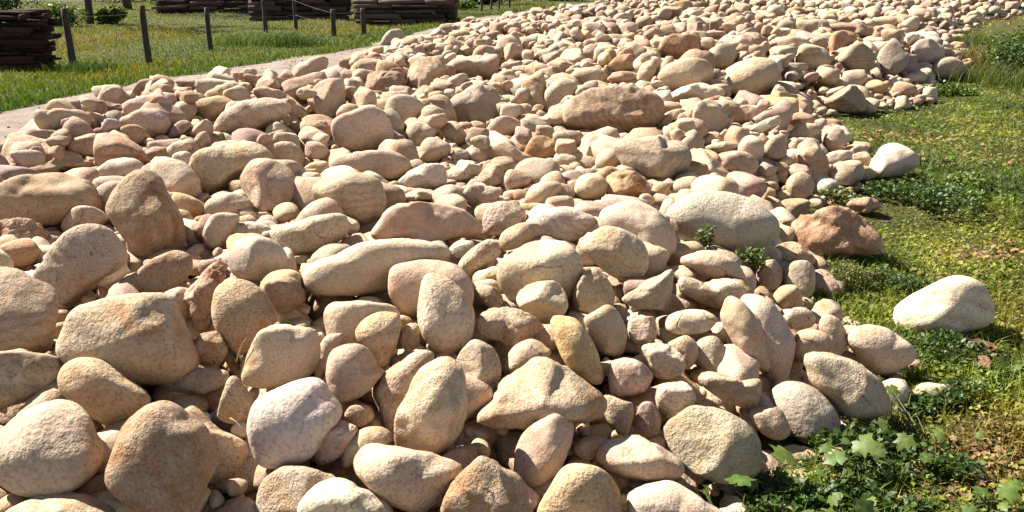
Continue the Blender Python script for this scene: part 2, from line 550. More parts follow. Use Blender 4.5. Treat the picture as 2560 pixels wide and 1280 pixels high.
STONE_TEXT = """co|pale rounded boulder, lowest on the left edge of the heap|-15,1090 30,1040 120,1005 200,1030 250,1085 272,1130 255,1185 190,1228 80,1235 10,1200 -25,1150
bs|tall pyramid shaped brown boulder, with an orange flank, beside the pale rounded boulder|376,1003 433,1003 470,1035 514,1065 540,1140 543,1200 520,1262 450,1290 350,1255 285,1200 280,1130 305,1060
to|egg shaped tan stone, leaning on the pyramid shaped brown boulder|144,951 161,910 202,889 255,900 302,931 353,968 376,998 350,1040 296,1070 262,1068 208,1025 161,991
to-12|half hidden tan stone, sticking out behind the pyramid shaped brown boulder|470,1010 524,1052 614,1112 605,1170 560,1215 500,1200 450,1080
ts|broad brownish grey boulder, largest on the left side of the heap|155,870 165,822 188,769 235,748 302,735 386,732 423,769 447,822 484,873 482,925 440,962 375,972 300,945 230,930 165,900
ps|dusky pink boulder, cut by the left edge above the flat slab|-40,690 30,665 90,700 140,745 158,800 150,850 120,885 40,890 -40,870
ga|flat grey green slab, cut by the left edge of the picture|-30,880 60,872 140,890 145,945 110,985 40,1015 -30,1035 -40,950
cs|ridge backed cream boulder, leaning left below the peaked boulder|85,690 130,640 180,580 230,555 280,565 310,610 322,645 300,685 240,720 180,765 130,745
bs|peaked brown boulder, highest of the near left stones|270,520 310,460 350,425 395,425 425,465 445,510 465,560 460,620 420,650 340,655 310,600 280,555
ba|long brown slab, at the left edge with a sunlit rim|-40,470 30,455 110,430 160,432 220,455 240,500 230,540 150,570 60,580 -40,560
rj|knobbly red brown rock, on the left edge below the long slab|-20,580 0,555 50,543 95,555 108,590 100,610 40,615 -20,610
oo|little orange cobble, on the left edge above the dusky pink boulder|5,620 30,600 70,598 98,620 95,650 60,668 20,662
co|pale cobble, wedged between the long slab and the peaked boulder|155,560 190,520 240,515 270,535 265,560 215,585 170,590
bo|grey brown cobble, in shadow with a bright lit stripe|326,718 352,678 403,634 437,624 470,644 472,685 440,722 380,735
go|round grey speckled cobble, perched on the yellow egg|565,640 590,600 630,588 680,598 710,630 708,665 680,695 630,705 580,690
yo|yellow ochre egg shaped boulder, below the round grey cobble|527,760 540,715 590,695 640,720 672,765 685,800 665,830 640,870 605,890 570,860 540,820
rj|jagged reddish rock, squeezed in left of the yellow egg|465,730 500,680 545,650 570,690 540,740 530,820 490,830 470,790
cs|pale boulder with ochre right side, above the white block|605,950 620,890 650,835 680,812 770,812 800,835 795,900 770,945 700,968 640,975
vo|white blocky boulder, brightest near the bottom of the heap|628,1045 648,991 699,964 752,946 793,954 820,984 848,1018 852,1055 822,1095 790,1138 739,1160 678,1168 645,1145 630,1095
to|upright brown cobble, standing in the dark gap left of the white block|555,1000 570,945 595,940 615,970 632,1010 620,1050 580,1060 545,1040
gs-10|flat shadowed stone, under the broad brownish grey boulder|420,975 470,925 560,920 580,935 560,970 480,985
cs-6|cream boulder, cut by the bottom edge below the white block|640,1250 655,1200 700,1165 780,1160 850,1190 890,1240 900,1300 760,1320 640,1300
wo|whitish rounded stone, on the bottom edge left of the long saddle boulder|745,1270 780,1215 850,1200 920,1230 975,1275 960,1320 800,1320
co|flat pale stone, on the bottom edge under the pale rounded boulder|20,1270 80,1240 180,1235 260,1260 290,1300 150,1330 20,1310
po+4|peach coloured rounded stone, right above the little cobbles|813,927 827,877 874,858 914,870 941,917 958,937 928,974 894,998 854,1008 823,978
cs-5|square topped cream boulder, below the long sausage stone|808,800 820,760 850,749 930,749 985,760 1002,790 995,850 900,880 830,870
to|brown speckled oval stone, leaning on the square topped boulder|885,840 905,800 950,778 998,785 1003,830 985,880 960,925 920,890
co|thin pale stone, squeezed left of the peach stone|788,920 795,870 820,835 860,835 850,870 820,930 800,955
co|long sausage shaped cream boulder, lying across the middle of the heap|748,690 770,655 850,625 930,600 1010,590 1080,593 1125,610 1135,640 1110,665 1000,700 960,730 880,745 800,748 760,730
to-4|round sandy boulder, half hidden behind the tall cracked stone|970,710 980,665 1030,648 1100,650 1150,665 1185,710 1185,760 1150,800 1060,800 1000,790 975,750
co+6|tall cracked cream stone, upright in the centre of the heap|1042,760 1050,700 1075,680 1110,685 1145,710 1175,750 1190,800 1180,850 1140,880 1100,885 1065,860 1045,820
cs+4|big upright oval boulder with a dent, resting on the saddle boulder|981,1105 988,1031 1015,984 1035,931 1075,900 1116,888 1156,910 1173,957 1170,1018 1156,1078 1129,1119 1085,1136 1018,1139
ts-4|slanting tan boulder, hidden behind the upright dented boulder|920,990 940,950 1000,900 1045,870 1090,890 1060,960 1010,1040 980,1080 945,1050
ta|wide hump backed boulder with chipped ridge, right of the upright boulder|1183,1045 1196,1011 1223,1001 1247,961 1297,924 1337,894 1384,900 1438,931 1489,964 1522,1008 1505,1052 1455,1068 1371,1065 1287,1072 1220,1072
ps|slanted pinkish oblong stone, in front of the hump backed boulder|1280,1179 1284,1136 1304,1085 1344,1052 1384,1033 1425,1052 1441,1082 1421,1136 1388,1186 1337,1213 1297,1200
co|long saddle shaped pale boulder, under the upright dented boulder|877,1176 887,1136 918,1112 978,1112 1040,1120 1110,1140 1160,1170 1130,1230 1090,1260 1035,1285 941,1240 894,1206
ba+6|dark faced brown boulder, on the bottom edge with a pitted top|1099,1270 1119,1219 1163,1162 1196,1129 1233,1139 1270,1176 1304,1203 1327,1253 1324,1300 1200,1320 1110,1300
yo|orange tan dome, on the bottom edge right of the dark faced boulder|1340,1270 1370,1215 1400,1170 1440,1153 1490,1160 1530,1195 1555,1240 1555,1300 1450,1320 1350,1300
co|pale pink flat boulder, rightmost along the bottom edge|1565,1240 1600,1215 1670,1208 1730,1225 1790,1260 1815,1290 1700,1330 1580,1310
cs|flat whitish stone, lying above the pale pink bottom boulder|1485,1140 1510,1100 1560,1095 1620,1100 1680,1130 1715,1165 1690,1195 1610,1205 1540,1190 1495,1165
to|small tan cobble, tucked against the left end of the flat whitish stone|1428,1125 1450,1095 1500,1092 1530,1105 1500,1140 1460,1150
gs|big grey olive boulder, at the right foot of the heap by the weeds|1655,1068 1690,1035 1735,1010 1802,1021 1856,1045 1893,1078 1910,1119 1903,1172 1853,1200 1786,1203 1735,1180 1675,1135
cs+8|small cream wedge stone, perched above the grey olive boulder|1638,985 1650,958 1690,955 1720,958 1740,994 1728,1028 1702,1048 1678,1056 1650,1030
cj|pitted whitish cobble, right of the pink brown cobble|1600,885 1610,862 1650,858 1690,870 1710,900 1705,930 1680,950 1640,945 1620,915
to-4|tan cobble, touching the pitted cobble from behind|1665,865 1690,845 1720,838 1745,865 1745,900 1715,925 1690,895
po|smooth pink brown cobble, below the pale upright oval|1520,945 1524,907 1550,895 1594,900 1630,927 1634,951 1610,985 1567,998 1527,985
to|small ochre cobble, below the smooth pink brown cobble|1500,1000 1520,985 1555,995 1580,1005 1583,1050 1570,1085 1540,1075 1510,1040
mo|dark mauve cobble, in shade left of the grey olive boulder|1588,1050 1600,1010 1630,1005 1655,1040 1650,1085 1615,1095 1590,1080
ca+4|bone shaped cream stone, with a knob at its right end|1745,947 1755,931 1786,927 1822,937 1856,950 1880,940 1903,950 1900,998 1886,1025 1836,1015 1786,991 1752,968
to|tan cobble, shaded except its tip, right of the grey olive boulder|1875,1030 1920,1014 1950,1021 1967,1045 1974,1078 1953,1099 1920,1095 1886,1065
go-10|smooth grey boulder, in shade below the boulder with a hollow|1930,990 1960,955 2000,952 2040,970 2070,1000 2090,1040 2085,1090 2050,1110 1990,1100 1945,1050
cs+10|pale boulder with a mossy hollow, at the right foot of the heap|2011,897 2024,880 2071,878 2121,894 2155,910 2199,944 2222,984 2229,1011 2205,1038 2155,1045 2105,1038 2071,998 2034,961
co|cream boulder, outermost at the right foot of the heap on the grass|2115,855 2130,820 2170,808 2220,820 2265,850 2285,885 2270,920 2230,940 2185,935 2140,890
to|tan stone, half shaded between the leaning pair and the cream outermost boulder|1980,860 1995,830 2030,822 2070,835 2085,870 2060,900 2010,910 1985,890
cs+2|narrow cream cobble, touching the left side of the outermost boulder|2045,815 2060,787 2085,788 2110,810 2118,850 2105,885 2080,890 2055,850
co|small smooth egg, at the heap edge above the narrow cobble|1952,795 1975,772 2010,768 2038,790 2030,815 1995,825 1965,815
ts+8|slender tan oval stone, front one of the leaning pair|1800,795 1810,755 1824,738 1851,745 1884,782 1905,829 1921,879 1925,916 1905,933 1871,916 1837,869
cs-8|larger pale stone, rear one of the leaning pair|1850,750 1890,733 1930,750 1960,790 1980,850 1975,910 1955,960 1920,970 1890,940 1860,850
ca|two lobed cream stone, above the leaning pair|1690,695 1713,686 1743,698 1767,711 1797,698 1837,696 1857,721 1868,748 1837,775 1797,775 1747,758 1700,735
co|long curved cream stone, below the white speckled boulder|1700,645 1733,627 1777,624 1814,641 1844,661 1868,688 1884,721 1870,735 1824,704 1770,694 1715,675
co|flat pale cobble, under the two lobed stone|1662,805 1676,782 1720,772 1767,775 1790,798 1764,829 1720,839 1670,832
ga|whitish slanted stone with dark speckles, left of the two lobed stone|1549,748 1592,715 1639,688 1673,668 1688,690 1686,741 1673,782 1636,775 1590,775
ta-4|small square stone, in shade under the whitish slanted stone|1565,830 1575,798 1620,788 1640,800 1640,850 1600,865 1570,860
co-3|pale upright oval, right of the slender brown stone|1455,795 1481,775 1515,758 1545,775 1565,815 1569,856 1555,889 1515,891 1485,865 1465,830
yo+4|slender brown ochre stone, leaning left of the pale upright oval|1372,815 1387,788 1418,787 1451,802 1481,849 1508,916 1510,950 1481,963 1441,940 1404,896
ca+3|small pointed cream stone, in front of the flat cream boulder|1290,745 1315,715 1360,700 1395,705 1418,740 1415,780 1370,815 1330,800 1300,775
cs|flat faced cream boulder, big and sunny in the middle|1250,648 1284,624 1324,604 1378,596 1418,604 1452,641 1458,682 1438,749 1304,766 1264,742 1240,700
tj+3|rough ochre stone with a point, at the right of the flat cream boulder|1430,740 1450,690 1485,668 1515,690 1540,740 1520,775 1470,785 1435,775
cs+3|round dimpled boulder, right above the rough pointed stone|1450,625 1465,590 1510,563 1560,572 1605,600 1622,640 1615,680 1580,710 1540,700 1490,665
cs-4|pale boulder, between the dimpled boulder and the white speckled one|1500,530 1540,505 1590,498 1640,520 1680,560 1695,600 1680,640 1620,650 1550,620 1505,575
wo|huge white speckled boulder, broadest and smoothest on the right side|1665,560 1675,510 1720,480 1800,476 1880,490 1940,530 1957,575 1935,610 1870,635 1780,635 1710,615
wo|white oblong stone, above the flat cream boulder|1310,555 1350,525 1420,515 1470,530 1495,550 1470,585 1420,610 1360,600 1320,580
ps+2|pinkish tan cobble, at the left end of the white oblong stone|1245,605 1260,575 1310,555 1350,560 1365,590 1320,610 1265,630
co|pale cobble, between the pink slab and the white oblong stone|1205,550 1225,510 1270,502 1310,520 1310,555 1260,585 1215,590
pa|broad pinkish slab, facing the viewer above the sausage stone|920,590 950,545 985,510 1060,505 1150,515 1195,545 1208,590 1160,600 1080,610 960,615
co+4|short oblong stone, slanted at the right of the sausage stone|1145,655 1180,620 1220,595 1248,610 1250,640 1210,675 1180,698 1150,690
wo|small white cobble, behind the short oblong stone|1123,620 1150,600 1185,605 1180,630 1150,650 1130,640
co|oblong sandy stone, above the left end of the sausage stone|677,580 700,560 780,540 850,530 872,545 870,590 820,620 750,640 700,620
cs+2|large cream boulder, with its narrow end low, above the oblong sandy stone|775,480 800,445 850,430 910,430 950,450 968,500 955,540 910,570 860,560 800,520
ps|pale pinkish chunky boulder, left of the large cream boulder|595,440 630,395 690,400 735,440 745,490 715,525 670,535 630,510 600,475
cs|big two faced cream boulder, tilted, above the chunky boulder|475,450 490,385 560,360 630,350 675,375 680,410 600,440 560,480 520,500 490,480
co+3|long pale tongue shaped boulder, tilted at upper left|532,330 560,285 620,255 690,245 735,265 720,300 660,325 590,345 545,355
ps-4|greyish pink boulder, behind the tongue shaped boulder|625,235 650,212 700,225 755,260 778,285 770,305 720,300 660,255
co|round cream boulder with a scoop, right of the tongue shaped boulder|832,335 840,300 890,280 930,265 970,285 985,330 970,365 910,382 850,375
ca|blocky cream boulder, among the far stones left of centre|1015,195 1022,170 1050,150 1102,135 1115,155 1110,190 1070,225 1040,230 1020,220
ca|wide wedge shaped stone, right of the blocky cream boulder|1110,185 1130,150 1180,140 1240,135 1250,160 1240,195 1200,200 1150,190
rj|red brown lump, in shade left of the blocky cream boulder|895,215 925,180 980,175 1010,190 1000,230 950,240 910,235
co|rounded cream stone, below the red brown lump|960,280 975,245 1020,238 1060,260 1060,290 1015,320 975,310
gj|dark topped round boulder, in the middle distance left of the jagged rock|1105,275 1130,240 1180,210 1230,215 1255,250 1250,290 1210,320 1160,315 1115,300
cs|two toned pale stone, just left of the jagged rock|1350,250 1375,210 1410,195 1445,215 1430,255 1385,290 1360,280
bj|huge jagged brown rock, roughest of the heap, in the middle distance|1400,300 1410,255 1460,225 1540,220 1610,220 1655,245 1665,290 1620,330 1550,345 1480,330 1420,330
gs+3|large pale speckled boulder, with dark underside below the jagged rock|1530,370 1550,345 1640,340 1710,350 1735,385 1725,425 1670,455 1610,450 1560,420
co|pale oval boulder, far off right of centre|1645,195 1665,160 1720,148 1775,160 1785,195 1740,220 1680,225
cs|large creamy boulder, right of the far pale oval|1800,220 1825,165 1870,145 1925,150 1945,190 1930,235 1880,250 1820,240
wa|flat white stone, between the far pale oval and the large creamy boulder|1660,245 1700,215 1760,205 1810,220 1800,250 1720,260 1670,255
ba|dark triangular stone, standing at the right border of the heap|2065,250 2100,225 2135,208 2160,240 2160,280 2110,282 2075,265
to|round tan boulder, at the upper right end of the heap|2095,150 2115,118 2155,110 2185,135 2180,175 2140,182 2110,170
gs|upright grey boulder, right of the round tan boulder|2190,170 2200,125 2230,95 2260,115 2262,160 2240,195 2205,200
ca|pale boulder with a dark end, right of the upright grey boulder|2265,140 2280,110 2320,98 2360,120 2345,160 2290,165
co|smooth rounded stone, last on the right beside the dry grass|2325,175 2345,148 2380,143 2410,165 2415,190 2370,198 2335,192
co|low pale stone, just above the clover patch|2250,200 2275,182 2310,185 2310,205 2270,210
ws|pale dome shaped stone, sitting on the grass beside the heap|2170,440 2185,395 2215,360 2250,358 2280,390 2290,420 2250,440 2200,455
xj|rust stained rock, with dark end and moss at its foot|1980,600 2000,545 2060,515 2120,520 2170,555 2200,590 2190,640 2130,655 2050,650 2000,640
vo|bright white stone, lying alone on the grass|2248,800 2256,768 2292,730 2340,704 2392,684 2442,704 2474,758 2470,808 2424,830 2340,846 2264,836
to-3|flat topped tan stone, behind the pair of small stones beside the rusty rock|1915,640 1940,612 1990,605 2035,640 2035,665 1980,670 1930,665
po|small pinkish stone, left of the pair beside the rusty rock|1890,700 1900,660 1935,648 1958,675 1945,715 1910,730
gs|small greyish stone, right of the pair beside the rusty rock|1955,700 1965,660 2010,650 2040,680 2035,725 2000,745 1970,730
yo|little yellowish egg, in front of the pair beside the rusty rock|1935,750 1950,718 1985,712 2003,740 1995,770 1960,775
ra|small reddish stone, sunk in the grass behind the rusty rock|2115,515 2140,495 2185,497 2200,520 2160,535
tj|lumpy upright stone, left of the dome on the grass|1995,380 2010,350 2045,345 2065,385 2070,430 2050,455 2010,440 2000,410
ts|cream capped brown stone, right of the large speckled boulder|1795,395 1810,378 1860,378 1895,400 1890,430 1850,445 1815,430
cj|pale lobed boulder, right of the jagged brown rock|1725,290 1740,260 1780,250 1815,270 1820,310 1790,335 1750,325
ca|slim slanted stone, against the right flank of the jagged rock|1633,315 1660,285 1700,270 1715,285 1680,310 1650,325
cs|flattish cream cobble, right of the pale lobed boulder|1815,300 1840,270 1890,260 1905,280 1885,300 1840,312
wa|pointed pale cobble, below right of the flattish cream cobble|1873,325 1900,305 1940,290 1950,310 1910,335
co|tan topped cobble, near the grass above the lumpy upright stone|1965,340 2000,310 2040,310 2050,335 2000,355 1975,355
ps|pinkish round cobble, at the grass above the dome stone|2055,350 2075,325 2105,325 2115,355 2095,385 2065,380
co|flat slender cobble, above the cream capped brown stone|1760,368 1800,355 1850,358 1840,378 1780,388
to|brownish round cobble, left of the lumpy upright stone|1920,350 1950,335 1965,360 1960,395 1925,400 1900,385
to|round tan cobble, below the lumpy upright stone|1965,470 1975,440 2005,430 2030,460 2020,490 1985,497
co|pale blunt cobble, left of the dome on the grass|2075,445 2095,410 2130,410 2150,440 2130,465 2090,462
go|dark grey rounded cobble, just above the huge white boulder|1675,480 1690,450 1730,440 1765,455 1755,490 1700,500
yo|small yellowish cobble, left of the dark grey cobble|1630,475 1640,455 1660,455 1672,475 1660,492 1640,490
oj|rough orange brown cobble, above the pale boulder by the white speckled one|1510,460 1530,430 1580,425 1620,450 1625,485 1570,500 1520,490
co|pale yellowish cobble, left of the rough orange cobble|1435,480 1450,440 1490,432 1520,455 1510,490 1460,502
wa|pale angular upright stone, left of the large speckled boulder|1450,400 1455,350 1490,335 1525,345 1500,390 1470,430
to|tan egg, between the pale upright stone and the speckled boulder|1487,410 1500,378 1530,372 1552,400 1540,425 1505,430
yo|yellowish round cobble, in the middle below the jagged rock|1310,385 1330,345 1370,342 1392,370 1375,400 1335,405
co|small pale cobble, left of the pale angular upright stone|1380,405 1400,385 1435,390 1445,410 1420,425 1390,422
co-3|pale saddle backed boulder, behind the large cream boulder|825,425 837,392 878,385 948,379 995,379 1028,399 1035,422 995,455 928,455 850,450
co|oval pale cobble, right of the round scooped boulder|1012,335 1029,308 1069,305 1092,322 1082,345 1049,375 1025,362
co+2|yellow cream cobble, below the oval pale cobble|1039,399 1056,355 1082,342 1126,362 1123,389 1089,405 1052,409
to|tan knob shaped cobble, under the dark topped round boulder|1099,328 1116,305 1143,305 1170,342 1163,362 1133,365
po|smooth pink cobble, below right of the dark topped boulder|1217,328 1230,301 1264,291 1297,298 1307,315 1284,335 1247,352
po|little smooth pinkish cobble, in a dark gap left of the two toned stone|1291,268 1318,258 1338,278 1324,291 1297,288
go|small greenish grey cobble, right of the yellow cream cobble|1127,395 1140,372 1170,378 1172,400 1150,412
po|small pinkish oval, right of the greenish grey cobble|1172,390 1190,365 1225,365 1240,390 1215,410 1185,405
ca|pale elongated stone, sloping right below the smooth pink cobble|1225,370 1260,355 1300,375 1340,400 1335,425 1295,420 1255,395
wa|white wedge, sharp edged, above the broad pinkish slab|995,456 1022,429 1056,412 1106,409 1116,456 1092,473 1045,476 1005,469
wa|flat white cobble, right of the white wedge|1120,425 1150,412 1200,412 1195,445 1130,452
ca|cream angular cobble, right of the flat white cobble|1190,449 1210,422 1254,409 1260,440 1244,463 1203,466
to|tan round cobble, right of the cream angular cobble|1260,442 1277,422 1324,436 1328,456 1297,476 1267,476
ca|folded cream stone, above the pale cobble by the pink slab|1156,489 1170,466 1207,462 1250,473 1244,500 1210,516 1176,516
pa|flat peach slab, lying on the broad pinkish slab|972,496 1012,482 1062,472 1116,486 1116,500 1045,505 995,512
co|cream cobble, above the white oblong stone|1311,496 1331,462 1378,452 1405,459 1398,486 1358,516 1324,516
yo|smooth yellowish oval, at upper left near the road|487,275 495,250 545,237 585,250 590,270 550,295 515,310
ps|greyish round cobble, left of the smooth yellowish oval|425,285 430,260 460,250 485,265 480,300 450,312
ps|wide pinkish brown boulder, left of the greyish round cobble|300,305 320,285 370,270 405,275 420,310 400,340 350,345
to+2|tan dome cobble, in front of the wide pinkish brown boulder|297,345 310,320 345,312 372,335 365,355 320,364
ma|flat maroon slab, on the crest at upper left|230,270 250,255 310,262 340,275 310,295 260,292
ps|pale mauve stone, behind the flat maroon slab|290,245 310,228 350,230 372,250 350,270 310,262
ma|dark maroon rock, on the crest against the road|420,215 450,195 500,195 540,215 500,230 450,225
ps|pinkish blocky cobble, at far left of the heap|165,375 195,340 235,332 265,355 272,385 230,394 190,392
to|tan cobble, between the maroon slab and the pinkish blocky cobble|195,305 215,280 250,285 260,310 235,330 205,322
ba|brown ridged stone, left of the white topped stone|95,420 140,395 180,378 215,400 240,415 180,427 120,427
wo|white topped stone, behind the peaked brown boulder|243,430 270,405 310,393 350,400 360,430 310,452 260,452
co|pale slanted cobble, above the two faced boulder's left end|405,395 430,360 465,350 480,370 450,395 420,407
wo|small white speckled cobble, touching the two faced boulder|432,410 440,385 470,378 485,400 470,430 445,437
po|small upright pink cobble, left of the tongue shaped boulder|482,360 495,335 515,328 523,350 505,375 488,378
mo|mauve oval cobble, below the greyish round cobble|420,345 435,315 465,300 485,315 465,335 435,350
ps|tall pinkish block, upright right of the greyish pink boulder|768,255 787,215 815,200 855,197 865,215 860,250 840,295 820,310 800,295
cs|pale leaning stone, on the crest with the road behind|725,205 735,170 765,150 795,140 820,145 815,170 790,195 760,210
go|pale green egg, highest on the crest against the grass|950,115 965,85 995,72 1013,85 1003,110 975,120
to|tan rounded cobble, right of the two faced boulder|675,395 690,362 730,355 760,385 755,420 700,425
co|pale rounded cobble, left of the chunky boulder's lower end|515,525 530,495 580,480 620,500 610,535 560,552 525,550
co+2|pale upright cobble, above the grey brown striped cobble|505,590 520,550 560,530 600,540 580,590 550,622 520,620
wo+2|small whitish oval, above the round grey speckled cobble|565,585 580,560 630,553 675,565 670,590 600,602
yo-3|ochre stone, shaded, touching the peaked brown boulder|430,500 450,480 510,505 520,530 480,560 450,560
co|cream cobble, between the chunky boulder and the large cream boulder|720,450 760,430 800,435 800,470 760,488 730,475
co|small pale cobble, left of the pale saddle backed boulder|760,420 790,403 820,405 822,430 785,442
oa|brownish orange boulder, far off above the pale oval boulder|1640,130 1660,95 1720,88 1750,110 1735,145 1680,150
to|far brown cobble, rounded, standing out near the top of the heap|1585,62 1597,42 1622,40 1632,60 1618,78 1595,78
go|pale greenish egg, far off above the jagged rock|1450,140 1465,115 1495,113 1500,145 1470,157
oa|tan angular stone, far off between the greenish egg and orange boulder|1518,165 1545,140 1580,135 1600,155 1580,178 1540,182
co|low pale stone, far off just behind the jagged rock|1415,200 1445,172 1490,170 1520,190 1500,214 1450,217
yo|small smooth tan stone, right of the low pale stone behind the jagged rock|1518,200 1535,182 1575,180 1590,198 1550,210
ca|whitish upright stone, left of the far pale oval boulder|1590,200 1605,160 1635,150 1640,180 1615,212
go|grey green oval stone, far off above the large creamy boulder|1770,145 1790,115 1825,112 1840,140 1820,170 1785,170
cs|wide pale stone, left of the round tan boulder|1985,150 2005,110 2060,118 2075,155 2050,177 2005,170
ba|long flat brown slab, tilted above the round tan boulder|2060,70 2100,55 2170,68 2195,88 2160,100 2100,85
oa|orange pointed stone, under the long flat brown slab|2070,125 2080,85 2130,80 2140,105 2110,120 2085,142
wo|whitish cobble, far off near the top right|1915,30 1925,14 1950,14 1962,32 1945,48 1922,46
po|flat pinkish stone, far off above the grey green oval|1745,92 1770,78 1810,78 1815,92 1780,100
po+3|little peach cobble, at the right foot of the white block|782,1130 800,1080 850,1055 895,1070 880,1110 830,1160 795,1165
po|tiny pale pink cobble, right of the white block under the peach stone|862,1040 880,1012 920,1015 935,1045 900,1065
co+2|small slanted cream cobble, between the peach cobble and the upright dented boulder|850,1150 870,1100 920,1065 970,1075 975,1110 900,1150 870,1175
gs|greyish cobble in shadow, just right of the tall cracked stone's foot|1140,900 1180,850 1230,870 1255,920 1240,970 1200,985 1165,950
to|small pinkish tan cobble, on top of the hump backed boulder|1260,920 1280,870 1330,848 1380,880 1350,910 1290,940
pj|rough lumpy pinkish rock, right of the tall cracked stone|1190,800 1220,770 1290,770 1350,800 1365,840 1330,870 1250,860 1200,840
to|small tan cobble, above the rough lumpy pinkish rock|1185,740 1200,712 1240,720 1260,755 1230,775
go-4|dark grey cobble, in the shade left of the leaning pair|1735,890 1750,850 1790,840 1815,880 1800,930 1760,935
ba-5|dark shaded cobble, between the yellow egg and the sausage stone|660,740 690,690 740,700 760,750 720,785 680,775
to-3|small ochre lump, touching the top right of the broad brownish boulder|400,740 450,718 475,760 460,810 430,790
bs-5|shaded brown cobble, below the jagged reddish rock|478,880 490,840 540,830 570,870 550,910 500,910
to-3|little tan cobble, left of the tall cracked stone|1000,850 1015,812 1045,815 1050,860 1020,880
co|flat tan stone, lying in the grass right of the hollow boulder|2280,985 2310,960 2370,960 2385,985 2330,1005"""

stones = []
for li, line in enumerate(STONE_TEXT.strip().split('\n')):
    code, label, pts = line.split('|')
    off = float(code[2:]) / 100 if len(code) > 2 else 0.0
    P = np.array([[float(q) for q in s.split(',')] for s in pts.split()])
    S = closed_spline(P)
    A, cen = area_centroid(S)
    rel = (S - cen) * np.array([1, -1])
    cov = np.cov(rel.T)
    ev = np.sqrt(np.maximum(np.linalg.eigvalsh(cov), 1)) * 2 ** .5
    stones.append(dict(code=code, label=label, S=S, A=A, cen=cen, rel=rel, minor=ev[0], major=ev[1], off=off, seed=1000 + li))

for s in stones:
    s['d'] = settle_depth(s['cen'][0], s['cen'][1], s['minor']) - s['off']


def ball(s):
    k = s['d'] / FPX
    return EYE + ray(*s['cen']) * s['d'], k * s['minor'], k * s['major']


# push overlapping neighbours apart along their own lines of sight (the nearer forward, the farther back)
for it in range(25):
    for i, a in enumerate(stones):
        ca, ra, Ra = ball(a)
        for b in stones[i + 1:]:
            if abs(a['cen'][0] - b['cen'][0]) > 330 or abs(a['cen'][1] - b['cen'][1]) > 260: continue
            cb, rb, Rb = ball(b)
            dv = ca - cb
            dist = np.linalg.norm(dv)
            need = 0.70 * (math.sqrt(ra * Ra) + math.sqrt(rb * Rb))
            if dist < need:
                push = 0.12 * (need - dist)
                n_, f_ = (a, b) if a['d'] < b['d'] else (b, a)
                if n_.get('sh', 0) > -0.12:
                    n_['d'] -= push; n_['sh'] = n_.get('sh', 0) - push
                if f_.get('sh', 0) < 0.12:
                    f_['d'] += push; f_['sh'] = f_.get('sh', 0) + push


def stone_mesh_camera(s, sub):
    n, f = ICO[sub]
    kind = s['code'][1]
    th = np.arctan2(s['rel'][:, 1], s['rel'][:, 0])
    o = np.argsort(th)
    th, R = th[o], np.hypot(s['rel'][o, 0], s['rel'][o, 1])
    tg = (np.arange(90) + .5) / 90 * 2 * math.pi - math.pi
    Rg = np.interp(tg, np.concatenate([th - 2 * math.pi, th, th + 2 * math.pi]), np.tile(R, 3))
    Rg = sum(wk * np.roll(Rg, i) for i, wk in zip((-3, -2, -1, 0, 1, 2, 3), (1, 2, 3, 4, 3, 2, 1))) / 16
    th = np.concatenate([tg - 2 * math.pi, tg, tg + 2 * math.pi])
    R = np.tile(Rg, 3)
    D = max(0.95 * s['minor'], 0.62 * s['major'])
    g = facet_gauge(n, s['seed'], kind)
    q = n * g[:, None]
    q /= np.abs(q[:, 2]).max()
    # fit the outline seen from the front: divide by the lump's own outline, multiply by the wanted one
    ang = np.arctan2(q[:, 1], q[:, 0])
    rad_ = np.hypot(q[:, 0], q[:, 1])
    nb_ = 40
    bi = ((ang + math.pi) / (2 * math.pi) * nb_).astype(int) % nb_
    own = np.zeros(nb_)
    np.maximum.at(own, bi, rad_)
    own = (np.roll(own, 1) + 2 * own + np.roll(own, -1)) / 4
    bc = (np.arange(nb_) + .5) / nb_ * 2 * math.pi - math.pi
    own_at = np.interp(ang, np.concatenate([bc - 2 * math.pi, bc, bc + 2 * math.pi]), np.tile(own, 3))
    fac = np.interp(ang, th, R) / own_at
    q = np.stack([q[:, 0] * fac, q[:, 1] * fac, q[:, 2] * D], 1)
    size = s['minor']
    amp = {'o': .011, 's': .018, 'a': .03, 'j': .06}[kind]
    if s['code'][0] in 'rx': amp *= 1.6
    w1 = Waves(s['seed'] + 5, 3.2 / size, 4, 6, 3, 0.55)
    q = q * (1 + amp * w1(q))[:, None]
    # occasional dent or groove
    g2 = np.random.default_rng(s['seed'] + 9)
    for _ in range({'o': 1, 's': 2, 'a': 3, 'j': 7}[kind]):
        a = g2.normal(size=3); a[2] = abs(a[2]) + .4; a /= np.linalg.norm(a)
        dd = n @ a
        q = q * (1 - g2.uniform(.01, .13 if kind == 'j' else .05) * np.exp(-((1 - dd) / g2.uniform(.02, .12))))[:, None]
    # fit the outline again as the eye sees it, nearer parts looking larger
    for _ in range(3):
        ang = np.arctan2(q[:, 1], q[:, 0])
        rad_ = np.hypot(q[:, 0], q[:, 1]) / (1 - q[:, 2] / FPX)
        bi = ((ang + math.pi) / (2 * math.pi) * nb_).astype(int) % nb_
        own = np.zeros(nb_)
        np.maximum.at(own, bi, rad_)
        own = (np.roll(own, 1) + 3 * own + np.roll(own, -1)) / 5
        own_at = np.interp(ang, np.concatenate([bc - 2 * math.pi, bc, bc + 2 * math.pi]), np.tile(own, 3))
        fac = (0.985 * np.interp(ang, th, R) / own_at) ** .85
        q[:, 0] *= fac
        q[:, 1] *= fac
    k = s['d'] / FPX
    W = (q[:, :1] * RIGHT + q[:, 1:2] * UP - q[:, 2:] * FWD) * k
    return W, f


